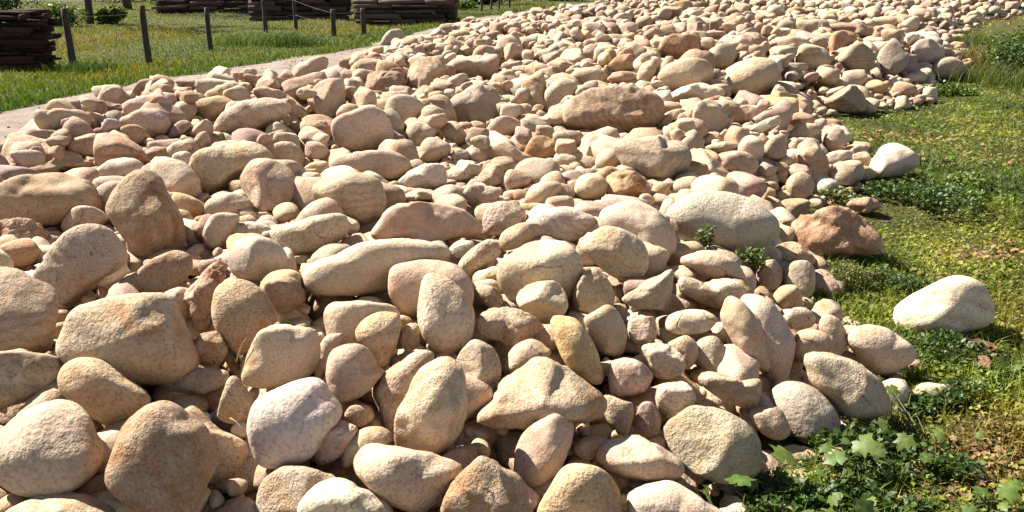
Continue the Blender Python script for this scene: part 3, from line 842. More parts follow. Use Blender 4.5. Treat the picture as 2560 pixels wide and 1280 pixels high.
SHORT = []
hero_info = []
for s in stones:
    sub = 5 if s['A'] > 4500 else 4
    W, f = stone_mesh_camera(s, sub)
    cen = EYE + ray(*s['cen']) * s['d']
    g = np.random.default_rng(s['seed'] + 3)
    base = np.array(PAL[s['code'][0]])
    base[:3] *= g.uniform(.93, 1.07) * np.array([1, g.uniform(.97, 1.03), g.uniform(.93, 1.07)])
    col = np.repeat(base[None], len(W), 0)
    zlow = W[:, 2].min()
    name = 'boulder' if s['A'] > 12000 else ('stone' if s['A'] > 4500 else 'cobble')
    ob = mesh_obj(name, W, f, M_STONE, smooth_shade=True, col=col, loc=cen)
    tag(ob, s['label'].replace(',', ''), 'boulder' if name == 'boulder' else 'stone', 'stones of the heap')
    s['c3'], s['r3'], s['top'] = cen, s['d'] / FPX * math.sqrt(s['minor'] * s['major']), W[:, 2].max()
    s['short'] = s['label'].split(',')[0]

# ---- filling stones: bedded by throwing them on the heap in the place itself, none in front of a traced stone
MW, MH, MS = 700, 340, 4.0
mask = np.full((MH, MW), 1e9)
mask_cover = np.zeros((MH, MW), bool)
for s in stones:
    S = s['S'] / MS
    x0, x1 = int(max(0, S[:, 0].min())), int(min(MW - 1, S[:, 0].max() + 1))
    y0, y1 = int(max(0, S[:, 1].min())), int(min(MH - 1, S[:, 1].max() + 1))
    if x1 <= x0 or y1 <= y0: continue
    X, Y = np.meshgrid(np.arange(x0, x1 + 1) + .5, np.arange(y0, y1 + 1) + .5)
    ins = poly_signed(np.c_[X.ravel(), Y.ravel()], S[::3]).reshape(X.shape) > 0
    sub_ = mask[y0:y1 + 1, x0:x1 + 1]
    sub_[ins] = np.minimum(sub_[ins], s['d'])

hc = np.array([s['c3'] for s in stones]); hr = np.array([s['r3'] for s in stones])
cell = 0.7
gridmap = {}


def near(p):
    i, j = int(math.floor(p[0] / cell)), int(math.floor(p[1] / cell))
    for a in (-1, 0, 1):
        for b in (-1, 0, 1):
            yield from gridmap.get((i + a, j + b), ())


def put(p, r):
    gridmap.setdefault((int(math.floor(p[0] / cell)), int(math.floor(p[1] / cell))), []).append((p, r))


def clear_of_heroes(p, r, tol):
    """may not stand in front of a traced stone"""
    u, v, zc = project(p)
    rp = r * FPX / zc * .92
    cov = 0
    for k in range(13):
        a = k * 2.399963
        q = rp * math.sqrt(k / 12)
        x, y = int((u + q * math.cos(a)) / MS), int((v + q * math.sin(a)) / MS)
        if 0 <= x < MW and 0 <= y < MH and mask[y, x] < 1e8:
            if zc < mask[y, x] + 0.02: cov += 1
    return cov <= tol


fill = []
# candidates
N = 62000
cand_d = []
u_ = rng.uniform(-160, 2720, N)
v_ = -80 + 1500 * rng.uniform(0.0, 1.0, N) ** 1.25
order_r = rng.uniform(0, 1, N)
cand = []
for u, v, q in zip(u_, v_, order_r):
    if v < -45: continue
    rr = ray(u, v)
    t = (0.30 - CAM_H) / rr[2]
    if t < 0 or t > 48: continue
    p = EYE + rr * t
    cand.append((p[0], p[1], q))
cand = np.array(cand)
ee = poly_signed(cand[:, :2])
hh = heap(cand[:, :2])
keep = ee > -0.12
cand, ee, hh = cand[keep], ee[keep], hh[keep]
dist = np.hypot(cand[:, 0], cand[:, 1])
rad = 0.046 + 0.128 * cand[:, 2] ** 3.2
rad *= 1 + 0.40 * smooth(9, 26, dist)
rad *= np.where(ee < 0.2, 0.7, 1.0) * (1 - 0.32 * smooth(6.0, 4.0, dist))
o = np.argsort(-rad + 0.03 * rng.normal(size=len(rad)))
for k in o:
    x, y, r = cand[k, 0], cand[k, 1], rad[k]
    if dist[k] < 5.8 and cand[k, 2] * 7919 % 1 < 0.92 * smooth(5.8, 4.4, dist[k]): continue
    zc = hh[k] + min(0.85 * r, .13) + rng.uniform(-.02, .03) * (1 + smooth(6, 12, dist[k])) - 0.035 * smooth(12, 9, dist[k]) - 0.04 * smooth(6.0, 3.8, dist[k])
    p = np.array([x, y, zc])
    ok = True
    for q, r2 in near(p):
        if np.linalg.norm(p - q) < 0.80 * (r + r2): ok = False; break
    if not ok: continue
    dh = np.linalg.norm(hc - p, axis=1)
    if (dh < 0.80 * (hr + r) - 0.01).any(): continue
    if not clear_of_heroes(p, r, 2): continue
    put(p, r)
    fill.append((p, r))
n_top = len(fill)
# a lower course that closes the gaps
lower = []
o = rng.permutation(len(cand))
gridmap = {}
for k in o:
    if ee[k] < 0.15: continue
    x, y = cand[k, :2]
    if dist[k] > 22 or (dist[k] < 5.8 and cand[k, 2] * 7919 % 1 < 0.85 * smooth(5.8, 4.4, dist[k])): continue
    r = rng.uniform(.06, .12)
    p = np.array([x, y, hh[k] - 0.05 - 0.06 * smooth(6.0, 3.8, dist[k])])
    if any(np.linalg.norm(p - q) < 0.75 * (r + r2) for q, r2 in near(p)): continue
    if not clear_of_heroes(p, r, 4): continue
    put(p, r)
    lower.append((p, r))
# a loose upper course in the distance, stones lying on stones
upper = []
gridmap = {}
for k in o[::-1]:
    if ee[k] < 0.9 or dist[k] < 6.5: continue
    x, y = cand[k, :2]
    r = rng.uniform(.05, .12) * (1 + 0.4 * smooth(8, 26, dist[k]))
    p = np.array([x, y, hh[k] + .17 + rng.uniform(-.03, .05)])
    if any(np.linalg.norm(p - q) < 1.25 * (r + r2) for q, r2 in near(p)): continue
    if (np.linalg.norm(hc - p, axis=1) < 0.85 * (hr + r)).any(): continue
    if not clear_of_heroes(p, r, 1): continue
    put(p, r)
    upper.append((p, r))
chips = []
o2 = rng.permutation(len(cand))[:9000]
for k in o2:
    if ee[k] < 0.4 or dist[k] > 7: continue
    r = rng.uniform(.014, .04)
    p = np.array([cand[k, 0] + rng.normal(0, .05), cand[k, 1] + rng.normal(0, .05), max(hh[k] - 0.20, .02) + r * .6])
    if clear_of_heroes(p, r, 0): chips.append((p, r))
print('chips', len(chips))
print('fill', n_top, len(lower), len(upper))

FILLCOL = ['c', 'c', 'c', 't', 't', 'p', 'p', 'g', 'w', 'y', 'r', 'b', 'm', 'c']
FILLCOL_LEFT = ['p', 'p', 't', 'm', 'c', 'r', 'g', 'p', 'b', 'm']
CNAME = {'v': 'white', 'w': 'whitish', 'c': 'cream', 't': 'tan', 'y': 'yellowish', 'o': 'orange', 'p': 'pinkish', 'r': 'reddish', 'm': 'mauve', 'g': 'greyish', 'b': 'brown'}


def make_fill(p, r, seed, sub):
    g = np.random.default_rng(seed)
    n, f = ICO[sub]
    far = math.hypot(p[0], p[1])
    kind = g.choice(['s', 'a', 'a', 'a', 'o'] if far > 7 else ['o', 's', 's', 'a', 'a'])
    gg = facet_gauge(n, seed, kind)
    amp = {'o': .025, 's': .045, 'a': .08}[kind]
    q = n * gg[:, None]
    q = q * (1 + amp * Waves(seed + 1, 2.6, 3, 5)(n))[:, None]
    ax = np.array([g.uniform(1.0, 1.5), g.uniform(.8, 1.1), g.uniform(.7, .98)])
    q = q * ax * r * 0.98
    a = g.uniform(0, 6.283)
    tilt = g.normal(0, .35 if far < 7 else .6)
    ca, sa, ct, st = math.cos(a), math.sin(a), math.cos(tilt), math.sin(tilt)
    q = q @ np.array([[1, 0, 0], [0, ct, st], [0, -st, ct]])
    q = q @ np.array([[ca, sa, 0], [-sa, ca, 0], [0, 0, 1]])
    u, v, zc = project(p)
    c = g.choice(FILLCOL_LEFT if u < 420 and v < 460 else FILLCOL)
    base = np.array(PAL[c])
    base[:3] *= g.uniform(.82, 1.12) * np.array([1, g.uniform(.95, 1.05), g.uniform(.9, 1.1)])
    return q, f, base, c, kind, ax


# the largest of these in view stand as things of their own, the rest is one mass
vis = []
for i, (p, r) in enumerate(fill):
    u, v, zc = project(p)
    rp = r * FPX / zc
    if -rp < u < 2560 + rp and -rp * .3 < v < 1280 + rp and clear_of_heroes(p, r, 0):
        x, y = int(u / MS), int(v / MS)
        hid = 0 <= x < MW and 0 <= y < MH and mask[y, x] < zc
        if not hid: vis.append((rp, i))
vis.sort(reverse=True)
N_SINGLE = 300 - len(stones)
single = {i for _, i in vis[:N_SINGLE]}
labels_used = set(s['label'].replace(',', '') for s in stones)
anchors = [s for s in stones if s['A'] > 3000]
SHAPE = {'o': 'rounded', 's': 'blunt', 'a': 'angular'}


def auto_label(p, c, kind, ax, rp):
    u, v, zc = project(p)
    size = 'small' if rp > 34 else 'tiny'
    an = sorted(anchors, key=lambda s: math.hypot(s['cen'][0] - u, s['cen'][1] - v))
    for s in an[:6]:
        dx, dy = u - s['cen'][0], v - s['cen'][1]
        if abs(dx) > 1.2 * abs(dy): rel = 'right of' if dx > 0 else 'left of'
        else: rel = 'below' if dy > 0 else 'behind'
        near_ = 'just ' if math.hypot(dx, dy) < 1.6 * s['major'] + rp else ''
        t = f"{size} {SHAPE[kind]} {CNAME[c]} cobble {near_}{rel} the {s['short']}"
        if t not in labels_used and len(t.split()) <= 16:
            labels_used.add(t)
            return t
    return None


mv, mf, mc, off = [], [], [], 0
allfill = [(p, r, 5000 + i, i in single) for i, (p, r) in enumerate(fill)]
allfill += [(p, r, 60000 + i, False) for i, (p, r) in enumerate(chips)]
allfill += [(p, r, 20000 + i, False) for i, (p, r) in enumerate(lower)] + [(p, r, 40000 + i, False) for i, (p, r) in enumerate(upper)]
for p, r, seed, lone in allfill:
    rp = r * FPX / project(p)[2]
    sub = 4 if lone else (3 if rp > 13 else 2)
    q, f, base, c, kind, ax = make_fill(p, r, seed, sub)
    col = np.repeat(base[None], len(q), 0)
    if lone:
        lab = auto_label(p, c, kind, ax, rp)
        if lab:
            ob = mesh_obj('cobble', q, f, M_STONE, smooth_shade=True, col=col, loc=p)
            tag(ob, lab, 'stone', 'stones of the heap')
            continue
    mv.append(q + p); mf.append(f + off); mc.append(col); off += len(q)
mass = mesh_obj('loose_stones', np.concatenate(mv), np.concatenate(mf), M_STONE, smooth_shade=True, col=np.concatenate(mc))
tag(mass, 'crowded mass of small cream and pinkish stones filling the heap', 'stones', kind='stuff')
print('stones', len(stones), 'tris in mass', sum(len(x) for x in mf))

# ------------------------------------------------------------------ grass
PATCH = Waves(31, 1.3, 3, 7, 2)
PATCH2 = Waves(32, 4.5, 3, 7, 2)
PATCH3 = Waves(33, 0.45, 2, 7, 2)


def scatter(n, d0, d1, power, m0=-1.12, m1=1.12):
    """points on the ground before the camera, thinner with distance"""
    t = rng.uniform(0, 1, n)
    d = (d0 ** (1 - power) + t * (d1 ** (1 - power) - d0 ** (1 - power))) ** (1 / (1 - power)) if power != 1 else d0 * (d1 / d0) ** t
    lim = 1280 / FPX
    x = rng.uniform(lim * m0, lim * m1, n) * d * 1.02
    return np.stack([x, np.sqrt(np.maximum(d * d - 0, .01))], 1)


def lerp_cols(t, stops):
    t = np.clip(t, 0, 1)
    xs_ = [s[0] for s in stops]
    cs = np.array([s[1] for s in stops])
    return np.stack([np.interp(t, xs_, cs[:, i]) for i in range(3)], 1)


def blades(P, h, w, lean, col, name_noise=0.25):
    """two-segment curved blades at ground points P (n,3): 5 vertices, 3 triangles each"""
    n = len(P)
    a = rng.uniform(0, 6.283, n)
    side = np.stack([np.cos(a), np.sin(a), np.zeros(n)], 1)
    la = rng.uniform(0, 6.283, n)
    ld = np.stack([np.cos(la), np.sin(la), np.zeros(n)], 1) * (lean * h * rng.uniform(.2, 1.2, n))[:, None]
    up = np.array([0, 0, 1.0])
    mid_ = P + ld * .35 + up * (h * .6)[:, None]
    tip = P + ld + up * (h * rng.uniform(.75, 1.0, n))[:, None]
    w2 = (w * .5)[:, None]
    V = np.stack([P - side * w2, P + side * w2, mid_ - side * w2 * .75, mid_ + side * w2 * .75, tip], 1).reshape(-1, 3)
    b = np.arange(n)[:, None] * 5
    F_ = np.concatenate([b + [0, 1, 3], b + [0, 3, 2], b + [2, 3, 4]], 1).reshape(-1, 3)
    C = np.repeat(np.c_[col, np.ones(n)], 5, 0)
    return V, F_, C


def leaflets(P, size, col, tilt=0.6):
    """small pointed leaves (a folded rhombus, 4 vertices) around points P"""
    n = len(P)
    nrm = np.stack([rng.normal(0, tilt, n), rng.normal(0, tilt, n), np.ones(n)], 1)
    nrm /= np.linalg.norm(nrm, axis=1)[:, None]
    a = rng.normal(size=(n, 3))
    ax = np.cross(nrm, a); ax /= np.linalg.norm(ax, axis=1)[:, None]
    bx_ = np.cross(nrm, ax)
    s = size[:, None]
    V = np.stack([P - ax * s * .5, P + bx_ * s * .34 + nrm * s * .1, P + ax * s * .5, P - bx_ * s * .34 + nrm * s * .1], 1).reshape(-1, 3)
    b = np.arange(n)[:, None] * 4
    F_ = np.concatenate([b + [0, 1, 2], b + [0, 2, 3]], 1).reshape(-1, 3)
    return V, F_, np.repeat(np.c_[col, np.ones(n)], 4, 0)


def join(parts):
    V, F_, C, o_ = [], [], [], 0
    for v, f, c in parts:
        V.append(v); F_.append(f + o_); C.append(c); o_ += len(v)
    return np.concatenate(V), np.concatenate(F_), np.concatenate(C)


def on_ground(P2):
    return np.c_[P2, ground_z(P2)]


RIGHT_STOPS = [(0.0, (0.067, 0.118, 0.015)), (0.35, (0.147, 0.179, 0.022)), (0.6, (0.232, 0.224, 0.035)), (0.82, (0.260, 0.188, 0.049)), (1.0, (0.251, 0.152, 0.067))]
# right side: short mossy turf
P2 = scatter(340000, 1.6, 34, 1.25, 0.0, 2.3)
e = poly_signed(P2)
er = poly_signed(P2, ROAD)
right_side = (P2[:, 0] > 0.35 + 0.22 * (P2[:, 1] - 2)) & (e < 0.03) & (er < -.1)
P2r = P2[right_side]
bare = smooth(.55, 1.2, PATCH3(P2r + 7) + .6 * PATCH(P2r + 13))
P2r = P2r[rng.uniform(0, 1, len(P2r)) > .75 * bare]
d = np.hypot(P2r[:, 0], P2r[:, 1])
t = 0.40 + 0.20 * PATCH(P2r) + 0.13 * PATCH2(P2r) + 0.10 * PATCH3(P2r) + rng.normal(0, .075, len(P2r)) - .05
t -= .34 * np.exp(poly_signed(P2r) / .3) * smooth(7, 4, d)  # greener and darker beside the heap: shadow among the weeds put into the colour
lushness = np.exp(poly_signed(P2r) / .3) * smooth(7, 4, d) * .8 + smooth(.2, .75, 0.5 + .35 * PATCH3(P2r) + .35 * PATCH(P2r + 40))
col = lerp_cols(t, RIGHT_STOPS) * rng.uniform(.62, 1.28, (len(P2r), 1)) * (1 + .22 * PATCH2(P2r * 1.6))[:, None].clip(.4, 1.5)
pick = rng.uniform(0, 1, len(P2r)) < 0.68
G3 = on_ground(P2r)
sz = (0.014 + 0.0022 * d)
gl = G3[pick].copy()
gl[:, 2] += rng.uniform(.0, 1, pick.sum()) ** 1.5 * (.012 + .035 * lushness[pick])
parts = [leaflets(gl, sz[pick] * rng.uniform(.7, 1.5, pick.sum()), col[pick], .55)]
nb = ~pick
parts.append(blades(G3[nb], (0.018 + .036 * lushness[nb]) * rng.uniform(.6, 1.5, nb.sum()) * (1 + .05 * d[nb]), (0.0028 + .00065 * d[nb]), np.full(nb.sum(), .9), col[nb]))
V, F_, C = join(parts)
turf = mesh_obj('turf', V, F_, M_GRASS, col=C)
tag(turf, 'short mossy grass and small weeds right of the stone heap', 'grass', kind='stuff')

# left: meadow behind the road
LEFT_STOPS = [(0.0, (0.047, 0.101, 0.011)), (0.4, (0.095, 0.135, 0.018)), (0.7, (0.154, 0.151, 0.025)), (1.0, (0.195, 0.158, 0.041))]
P2 = scatter(230000, 8.0, 50, 1.1, -1.9, 0.3)
er = poly_signed(P2, ROAD)
left_side = (er < 0.0) & (P2[:, 0] < -0.5 + 0.06 * P2[:, 1]) & (poly_signed(P2) < -.1)
A_, B_ = ROAD[:nl - 1], ROAD[1:nl]
cross = np.interp(P2[:, 1], ROAD[:nl, 1], ROAD[:nl, 0])
left_side &= P2[:, 0] < cross + 0.06
P2l = P2[left_side]
d = np.hypot(P2l[:, 0], P2l[:, 1])
verge = np.exp(-np.maximum(np.interp(P2l[:, 1], ROAD[:nl, 1], ROAD[:nl, 0]) - P2l[:, 0] - .1, 0) / 1.3)
t = 0.52 - .34 * verge + 0.17 * PATCH(P2l * .6) + .12 * PATCH2(P2l * .4) + rng.normal(0, .10, len(P2l))
col = lerp_cols(t, LEFT_STOPS) * rng.uniform(.75, 1.25, (len(P2l), 1))
hgt = (0.035 + 0.065 * verge + 0.035 * smooth(-.2, 1, PATCH(P2l * .6))) * rng.uniform(.5, 1.5, len(P2l))
V, F_, C = blades(on_ground(P2l), hgt, 0.006 + .0007 * d, np.full(len(P2l), .6), col)
meadow = mesh_obj('meadow_grass', V, F_, M_GRASS, col=C)
tag(meadow, 'sunny green meadow grass behind the gravel road', 'grass', kind='stuff')


# pebbles strewn on the road
n_p = 900
ii = rng.integers(0, len(rv), n_p)
PP = rv[ii] + np.c_[rng.normal(0, .25, (n_p, 2)), np.zeros(n_p)]
PP = PP[poly_signed(PP, ROAD) > 0.02]
n0, f0 = ICO[2]
gv, gf, gc = [], [], []
for k_, p in enumerate(PP):
    r = rng.uniform(.006, .016)
    gv.append(n0 * (1 + .15 * np.sin(n0 @ rng.normal(size=3) * 2.5))[:, None] * r * rng.uniform(.6, 1.3, 3) + p + np.array([0, 0, r * .1 + .010]))
    gf.append(f0 + 42 * k_)
    gc.append(np.repeat(np.array([[.30, .24, .18, .3]]) * rng.uniform(.6, 1.3), 42, 0))
tag(mesh_obj('road_gravel', np.concatenate(gv), np.concatenate(gf), M_ROAD, smooth_shade=True, col=np.concatenate(gc)), 'loose gravel strewn over the track behind the heap', 'gravel', kind='stuff')


# ------------------------------------------------------------------ leafy clumps
def ball_points(n, c, r):
    q = rng.normal(size=(n, 3))
    q /= np.linalg.norm(q, axis=1)[:, None]
    q *= rng.uniform(0.25, 1, (n, 1)) ** .5
    return np.asarray(c) + q * np.asarray(r)


def green(n, a, b, spread=.25):
    t = rng.uniform(0, 1, (n, 1))
    return (np.array(a) * (1 - t) + np.array(b) * t) * rng.uniform(1 - spread, 1 + spread, (n, 1))


def tube(p0, p1, r0, r1, k=8, bend=None, segs=5, wob=0.0):
    p0, p1 = np.asarray(p0, float), np.asarray(p1, float)
    ax = p1 - p0
    L = np.linalg.norm(ax); ax = ax / L
    s = np.cross(ax, [0.3, 0.9, 0.1]); s /= np.linalg.norm(s); t_ = np.cross(ax, s)
    V = []
    for i in range(segs + 1):
        q = i / segs
        c = p0 + (p1 - p0) * q
        if bend is not None: c = c + np.asarray(bend) * math.sin(q * math.pi)
        r = r0 + (r1 - r0) * q
        for j in range(k):
            a = 2 * math.pi * j / k
            rr = r * (1 + wob * math.sin(3.1 * j + 2.3 * i) + wob * .6 * math.sin(1.7 * j - 4.1 * i))
            V.append(c + (s * math.cos(a) + t_ * math.sin(a)) * rr)
    V = np.array(V)
    F_ = []
    for i in range(segs):
        for j in range(k):
            a, b = i * k + j, i * k + (j + 1) % k
            F_ += [(a, b, b + k), (a, b + k, a + k)]
    o_ = segs * k
    for j in range(1, k - 1):
        F_.append((o_, o_ + j, o_ + j + 1))
        F_.append((0, j + 1, j))
    return V, np.array(F_), np.ones((len(V), 4))


def clump(name, label, cat, base, r, n, size, ca, cb, stems=7, group=None, tilt=.8, lobes=5):
    """a low leafy plant: stems and many small leaves gathered in several uneven mounds"""
    base = np.array(base, float)
    root = empty(name, base, label, cat, group)
    r = np.array(r, float)
    P = []
    for _ in range(lobes):
        c = rng.normal(0, .42, 3) * r; c[2] = abs(c[2]) * .8 + r[2] * .35
        P.append(ball_points(n // lobes, c, r * rng.uniform(.35, .7)))
    P = np.concatenate(P)
    P[:, 2] = np.abs(P[:, 2]) + .005
    s = size * rng.uniform(.6, 1.5, len(P))
    V, F_, C = leaflets(P, s, green(len(P), ca, cb), tilt)
    tag(mesh_obj('foliage', V, F_, M_LEAF, root, col=C), kind='stuff')
    T = []
    for _ in range(stems):
        q = P[rng.integers(len(P))]
        T.append(tube((q[0] * .3, q[1] * .3, -.01), q, size * .10, size * .05, 5, None, 2))
    V, F_, C = join(T)
    C[:, :3] = (0.06, 0.07, 0.02)
    mesh_obj('stem', V, F_, M_LEAF, root, col=C)
    return root


def tuft(name, label, cat, base, spread, n, h, w, ca, cb, group=None, lean=.8):
    base = np.array(base, float)
    root_p = rng.normal(0, 1, (n, 2)) * spread
    P = np.c_[root_p, np.zeros(n)]
    V, F_, C = blades(P, h * rng.uniform(.5, 1.2, n), np.full(n, w), np.full(n, lean), green(n, ca, cb))
    root = empty(name, base, label, cat, group)
    tag(mesh_obj('blades', V, F_, M_GRASS, root, col=C), kind='stuff')
    return root


def g_at(u, v, z=0.0):
    p = on_plane(u, v, z)
    p[2] = ground_z(p[None])[0]
    return p


LIME, MIDG, DARKG, OLIVE, STRAW = (0.105, 0.136, 0.019), (0.056, 0.105, 0.014), (0.022, 0.053, 0.009), (0.093, 0.087, 0.019), (0.198, 0.149, 0.056)
clump('clover_patch', 'bright green clover patch below the rounded stones at the upper right', 'plant', g_at(2335, 240), (.62, .32, .10), 1500, .045, MIDG, LIME)
clump('weed_patch', 'dark green leafy weeds in front of the pale dome stone', 'plant', g_at(2300, 505), (.42, .42, .12), 1700, .034, DARKG, MIDG)
clump('weed_patch', 'leafy green weeds right of the dome stone on the grass', 'plant', g_at(2410, 470), (.40, .35, .09), 1100, .032, MIDG, LIME)
clump('weed_patch', 'small green weeds growing between stones above the rusty rock', 'plant', g_at(1985, 525), (.20, .16, .08), 420, .03, MIDG, LIME)
clump('weed_patch', 'yellow green weeds at the stone edge left of the dome stone', 'plant', g_at(2100, 500), (.26, .2, .07), 520, .03, LIME, OLIVE)
clump('sprig', 'small green sprig sprouting before the huge white boulder', 'plant', EYE + ray(1770, 622) * (next(q for q in stones if q['label'].startswith('huge white'))['d'] - .33), (.07, .05, .11), 130, .026, MIDG, LIME)
clump('sprig', 'small bright sprig between the long curved stone and the pair', 'plant', EYE + ray(1890, 682) * (settle_depth(1890, 675, 25) - .08), (.07, .06, .10), 150, .028, MIDG, LIME)
clump('moss_cushion', 'mossy olive cushion at the foot of the rust stained rock', 'moss', g_at(2110, 720), (.20, .15, .12), 2600, .013, OLIVE, LIME)
clump('moss_cushion', 'dark shaded moss beside the rust stained rock', 'moss', g_at(2215, 705), (.16, .13, .06), 1200, .015, DARKG, MIDG)
clump('weed_patch', 'dark weeds right of the outermost cream boulder', 'plant', g_at(2380, 905), (.22, .18, .08), 900, .024, DARKG, MIDG)
clump('weed_patch', 'dark small leaved weeds below the boulder with a hollow', 'plant', g_at(2270, 1020), (.20, .12, .06), 800, .022, DARKG, MIDG)
clump('weed_patch', 'low weeds tinted dark for the shade between the lobed leaf plants', 'plant', g_at(2200, 1180), (.30, .14, .06), 900, .024, DARKG, MIDG)  # dark greens carry the shade beneath the large leaves
clump('weed_patch', 'low weeds tinted dark for the shade under the two big bright leaves', 'plant', g_at(1990, 1262), (.22, .12, .08), 1100, .026, DARKG, MIDG)  # shadow under the big leaves put into the leaf colour
clump('weed_patch', 'tangled weeds tinted dark for shade beside the lobed leaf plant at the bottom edge', 'plant', g_at(2130, 1272), (.26, .12, .08), 1200, .026, DARKG, MIDG)  # added clump, its dark tint stands in for deep shade
clump('weed_patch', 'dense weeds tinted dark for shade at the foot of the smooth grey boulder', 'plant', g_at(2120, 1140), (.20, .12, .08), 1000, .024, DARKG, MIDG)  # added clump, shadow at the boulder's foot painted as dark green
clump('shrub', 'dark green shrub at the right edge beside the heap', 'shrub', g_at(2540, 190), (1.15, .7, .62), 4200, .055, DARKG, MIDG, 14, None, .9, 13)
tuft('grass_tuft', 'bright green grass tuft below the moss cushion', 'grass tuft', g_at(2170, 800), .11, 420, .07, .0045, MIDG, LIME)
tuft('grass_tuft', 'dry straw coloured grass between the heap and the shrub', 'grass tuft', g_at(2415, 165), .32, 900, .42, .012, STRAW, OLIVE)
tuft('grass_tuft', 'tall olive grass above the smooth rounded last stone', 'grass tuft', g_at(2440, 120), .5, 900, .40, .014, OLIVE, MIDG)
tuft('grass_tuft', 'loose tall grass in front of the dark green shrub', 'grass tuft', g_at(2510, 205), .5, 1200, .34, .011, MIDG, OLIVE)
tuft('grass_tuft', 'thin dark grass in the gap left of the white block', 'grass tuft', g_at(610, 1130), .05, 90, .16, .004, DARKG, MIDG)
tuft('grass_tuft', 'slim grass growing in shade among the lobed leaves', 'grass tuft', g_at(2170, 1195), .05, 120, .12, .004, DARKG, MIDG)
tuft('grass_tussock', 'dark green tussock in the meadow beside the road', 'grass tuft', g_at(738, 118), .28, 700, .34, .016, DARKG, MIDG)
tuft('grass_tussock', 'dark grass added for the shadow at the foot of the first fence post', 'grass tuft', g_at(225, 182), .25, 600, .24, .012, DARKG, MIDG)  # dark blades stand in for the post's shadow on the grass
tuft('grass_tussock', 'lush green tussock between the second and third fence posts', 'grass tuft', g_at(610, 110), .45, 800, .30, .016, MIDG, LIME)
# single dry straws lying over stones
for (u, v, du, dv, lab) in [(590, 905, 25, -60, 'dry straw hanging below the yellow ochre egg boulder'), (575, 1045, 40, 40, 'dry straw beside the upright brown cobble'),
                            (395, 1262, 50, 14, 'dry straw under the pyramid shaped brown boulder')]:
    dd = settle_depth(u, v, 30) - .10
    p0 = EYE + ray(u, v) * dd; p1 = EYE + ray(u + du, v + dv) * (dd - .03)
    V, F_, C = tube(np.zeros(3), p1 - p0, .0022, .0012, 5, (0, 0, .01), 4)
    C[:, :3] = (.36, .29, .18)
    tag(mesh_obj('dry_straw', V, F_, M_DRY, col=C, loc=p0), lab, 'straw')


# ------------------------------------------------------------------ plants with large lobed leaves
def lobed_leaf(size, nrm, heading, fold, cola, colb, lobes=5):
    K_ = 48
    ang = np.linspace(0, 2 * math.pi, K_, endpoint=False)
    ph_ = rng.uniform(0, 6.28, 3)
    ad = np.degrees(np.minimum(ang, 2 * math.pi - ang))
    prof = np.interp(ad, [0, 10, 20, 30, 45, 58, 70, 80, 97, 115, 130, 148, 165, 180],
                     [1.0, .80, .66, .64, .92, .70, .56, .58, .80, .60, .50, .58, .42, .14])
    prof *= 1 + .05 * np.cos(ang * 13 + ph_[0]) + .07 * np.cos(ang + ph_[1]) + .05 * np.cos(ang * 3 + ph_[2])
    rings = [np.zeros((1, 2))]
    for q in (.38, .72, 1.0):
        rings.append(np.stack([np.cos(ang), np.sin(ang)], 1) * (prof * q)[:, None])
    P = np.concatenate(rings) * size * .5
    rr = np.linalg.norm(P, axis=1)
    a_ = np.arctan2(P[:, 1], P[:, 0])
    z_ = fold * .30 * np.abs(P[:, 1]) - .55 * np.maximum(P[:, 0], 0) ** 2 / size - .5 * P[:, 1] ** 2 / size + .02 * size * np.sin(a_ * 4 + ph_[0]) * (rr / (size * .5)) ** 2
    P = P + np.array([size * .22, 0])
    nrm = np.array(nrm, float); nrm /= np.linalg.norm(nrm)
    h = np.array([math.cos(heading), math.sin(heading), 0.0])
    x_ = h - nrm * (h @ nrm); x_ /= np.linalg.norm(x_)
    y_ = np.cross(nrm, x_)
    V = P[:, :1] * x_ + P[:, 1:] * y_ + z_[:, None] * nrm
    F_ = []
    for j in range(K_):
        F_.append((0, 1 + j, 1 + (j + 1) % K_))
    for q in range(2):
        o_ = 1 + q * K_
        for j in range(K_):
            a, b = o_ + j, o_ + (j + 1) % K_
            F_ += [(a, b + K_, b), (a, a + K_, b + K_)]
    vein = np.exp(-(a_ / .05) ** 2) * .5 + .25 * np.sin(rr / size * 9 + ph_[1]) ** 2
    C = np.array(cola) + (np.array(colb) - np.array(cola)) * vein[:, None]
    return V, np.array(F_), np.c_[C, np.ones(len(C))]


WEEDS = [
    ('two big bright lobed leaves on stalks before the grey olive boulder', (1915, 1250), [(1838, 1212, 96, .17), (1966, 1158, 100, .19), (1905, 1262, 60, .08), (1995, 1225, 55, .09)]),
    ('cluster of small lobed leaves below the boulder with a hollow', (2150, 1165), [(2142, 1097, 84, .17), (2094, 1162, 72, .15), (2222, 1060, 56, .13), (2210, 1118, 58, .12), (2190, 1150, 44, .08), (2050, 1115, 46, .12), (2150, 1205, 50, .06)]),
    ('pale broad leaf plant at the border of the grass', (2320, 1150), [(2272, 1088, 62, .15), (2300, 1140, 46, .10), (2222, 962, 50, .14), (2232, 1000, 30, .1), (2330, 1080, 44, .08)]),
    ('lobed leaf plant cut by the bottom edge', (2120, 1330), [(2078, 1236, 52, .15), (2140, 1262, 84, .16), (2040, 1278, 74, .14), (2192, 1248, 50, .14), (2215, 1290, 60, .12), (2095, 1300, 60, .12)]),
    ('light green herb at the lower right corner of the grass', (2490, 1265), [(2498, 1215, 66, .10), (2462, 1240, 58, .08), (2535, 1232, 50, .07), (2425, 1262, 46, .05)]),
    ('small lobed leaf weed at the right edge of the lawn', (2530, 930), [(2520, 905, 50, .07), (2545, 925, 44, .06), (2490, 935, 40, .05)]),
]
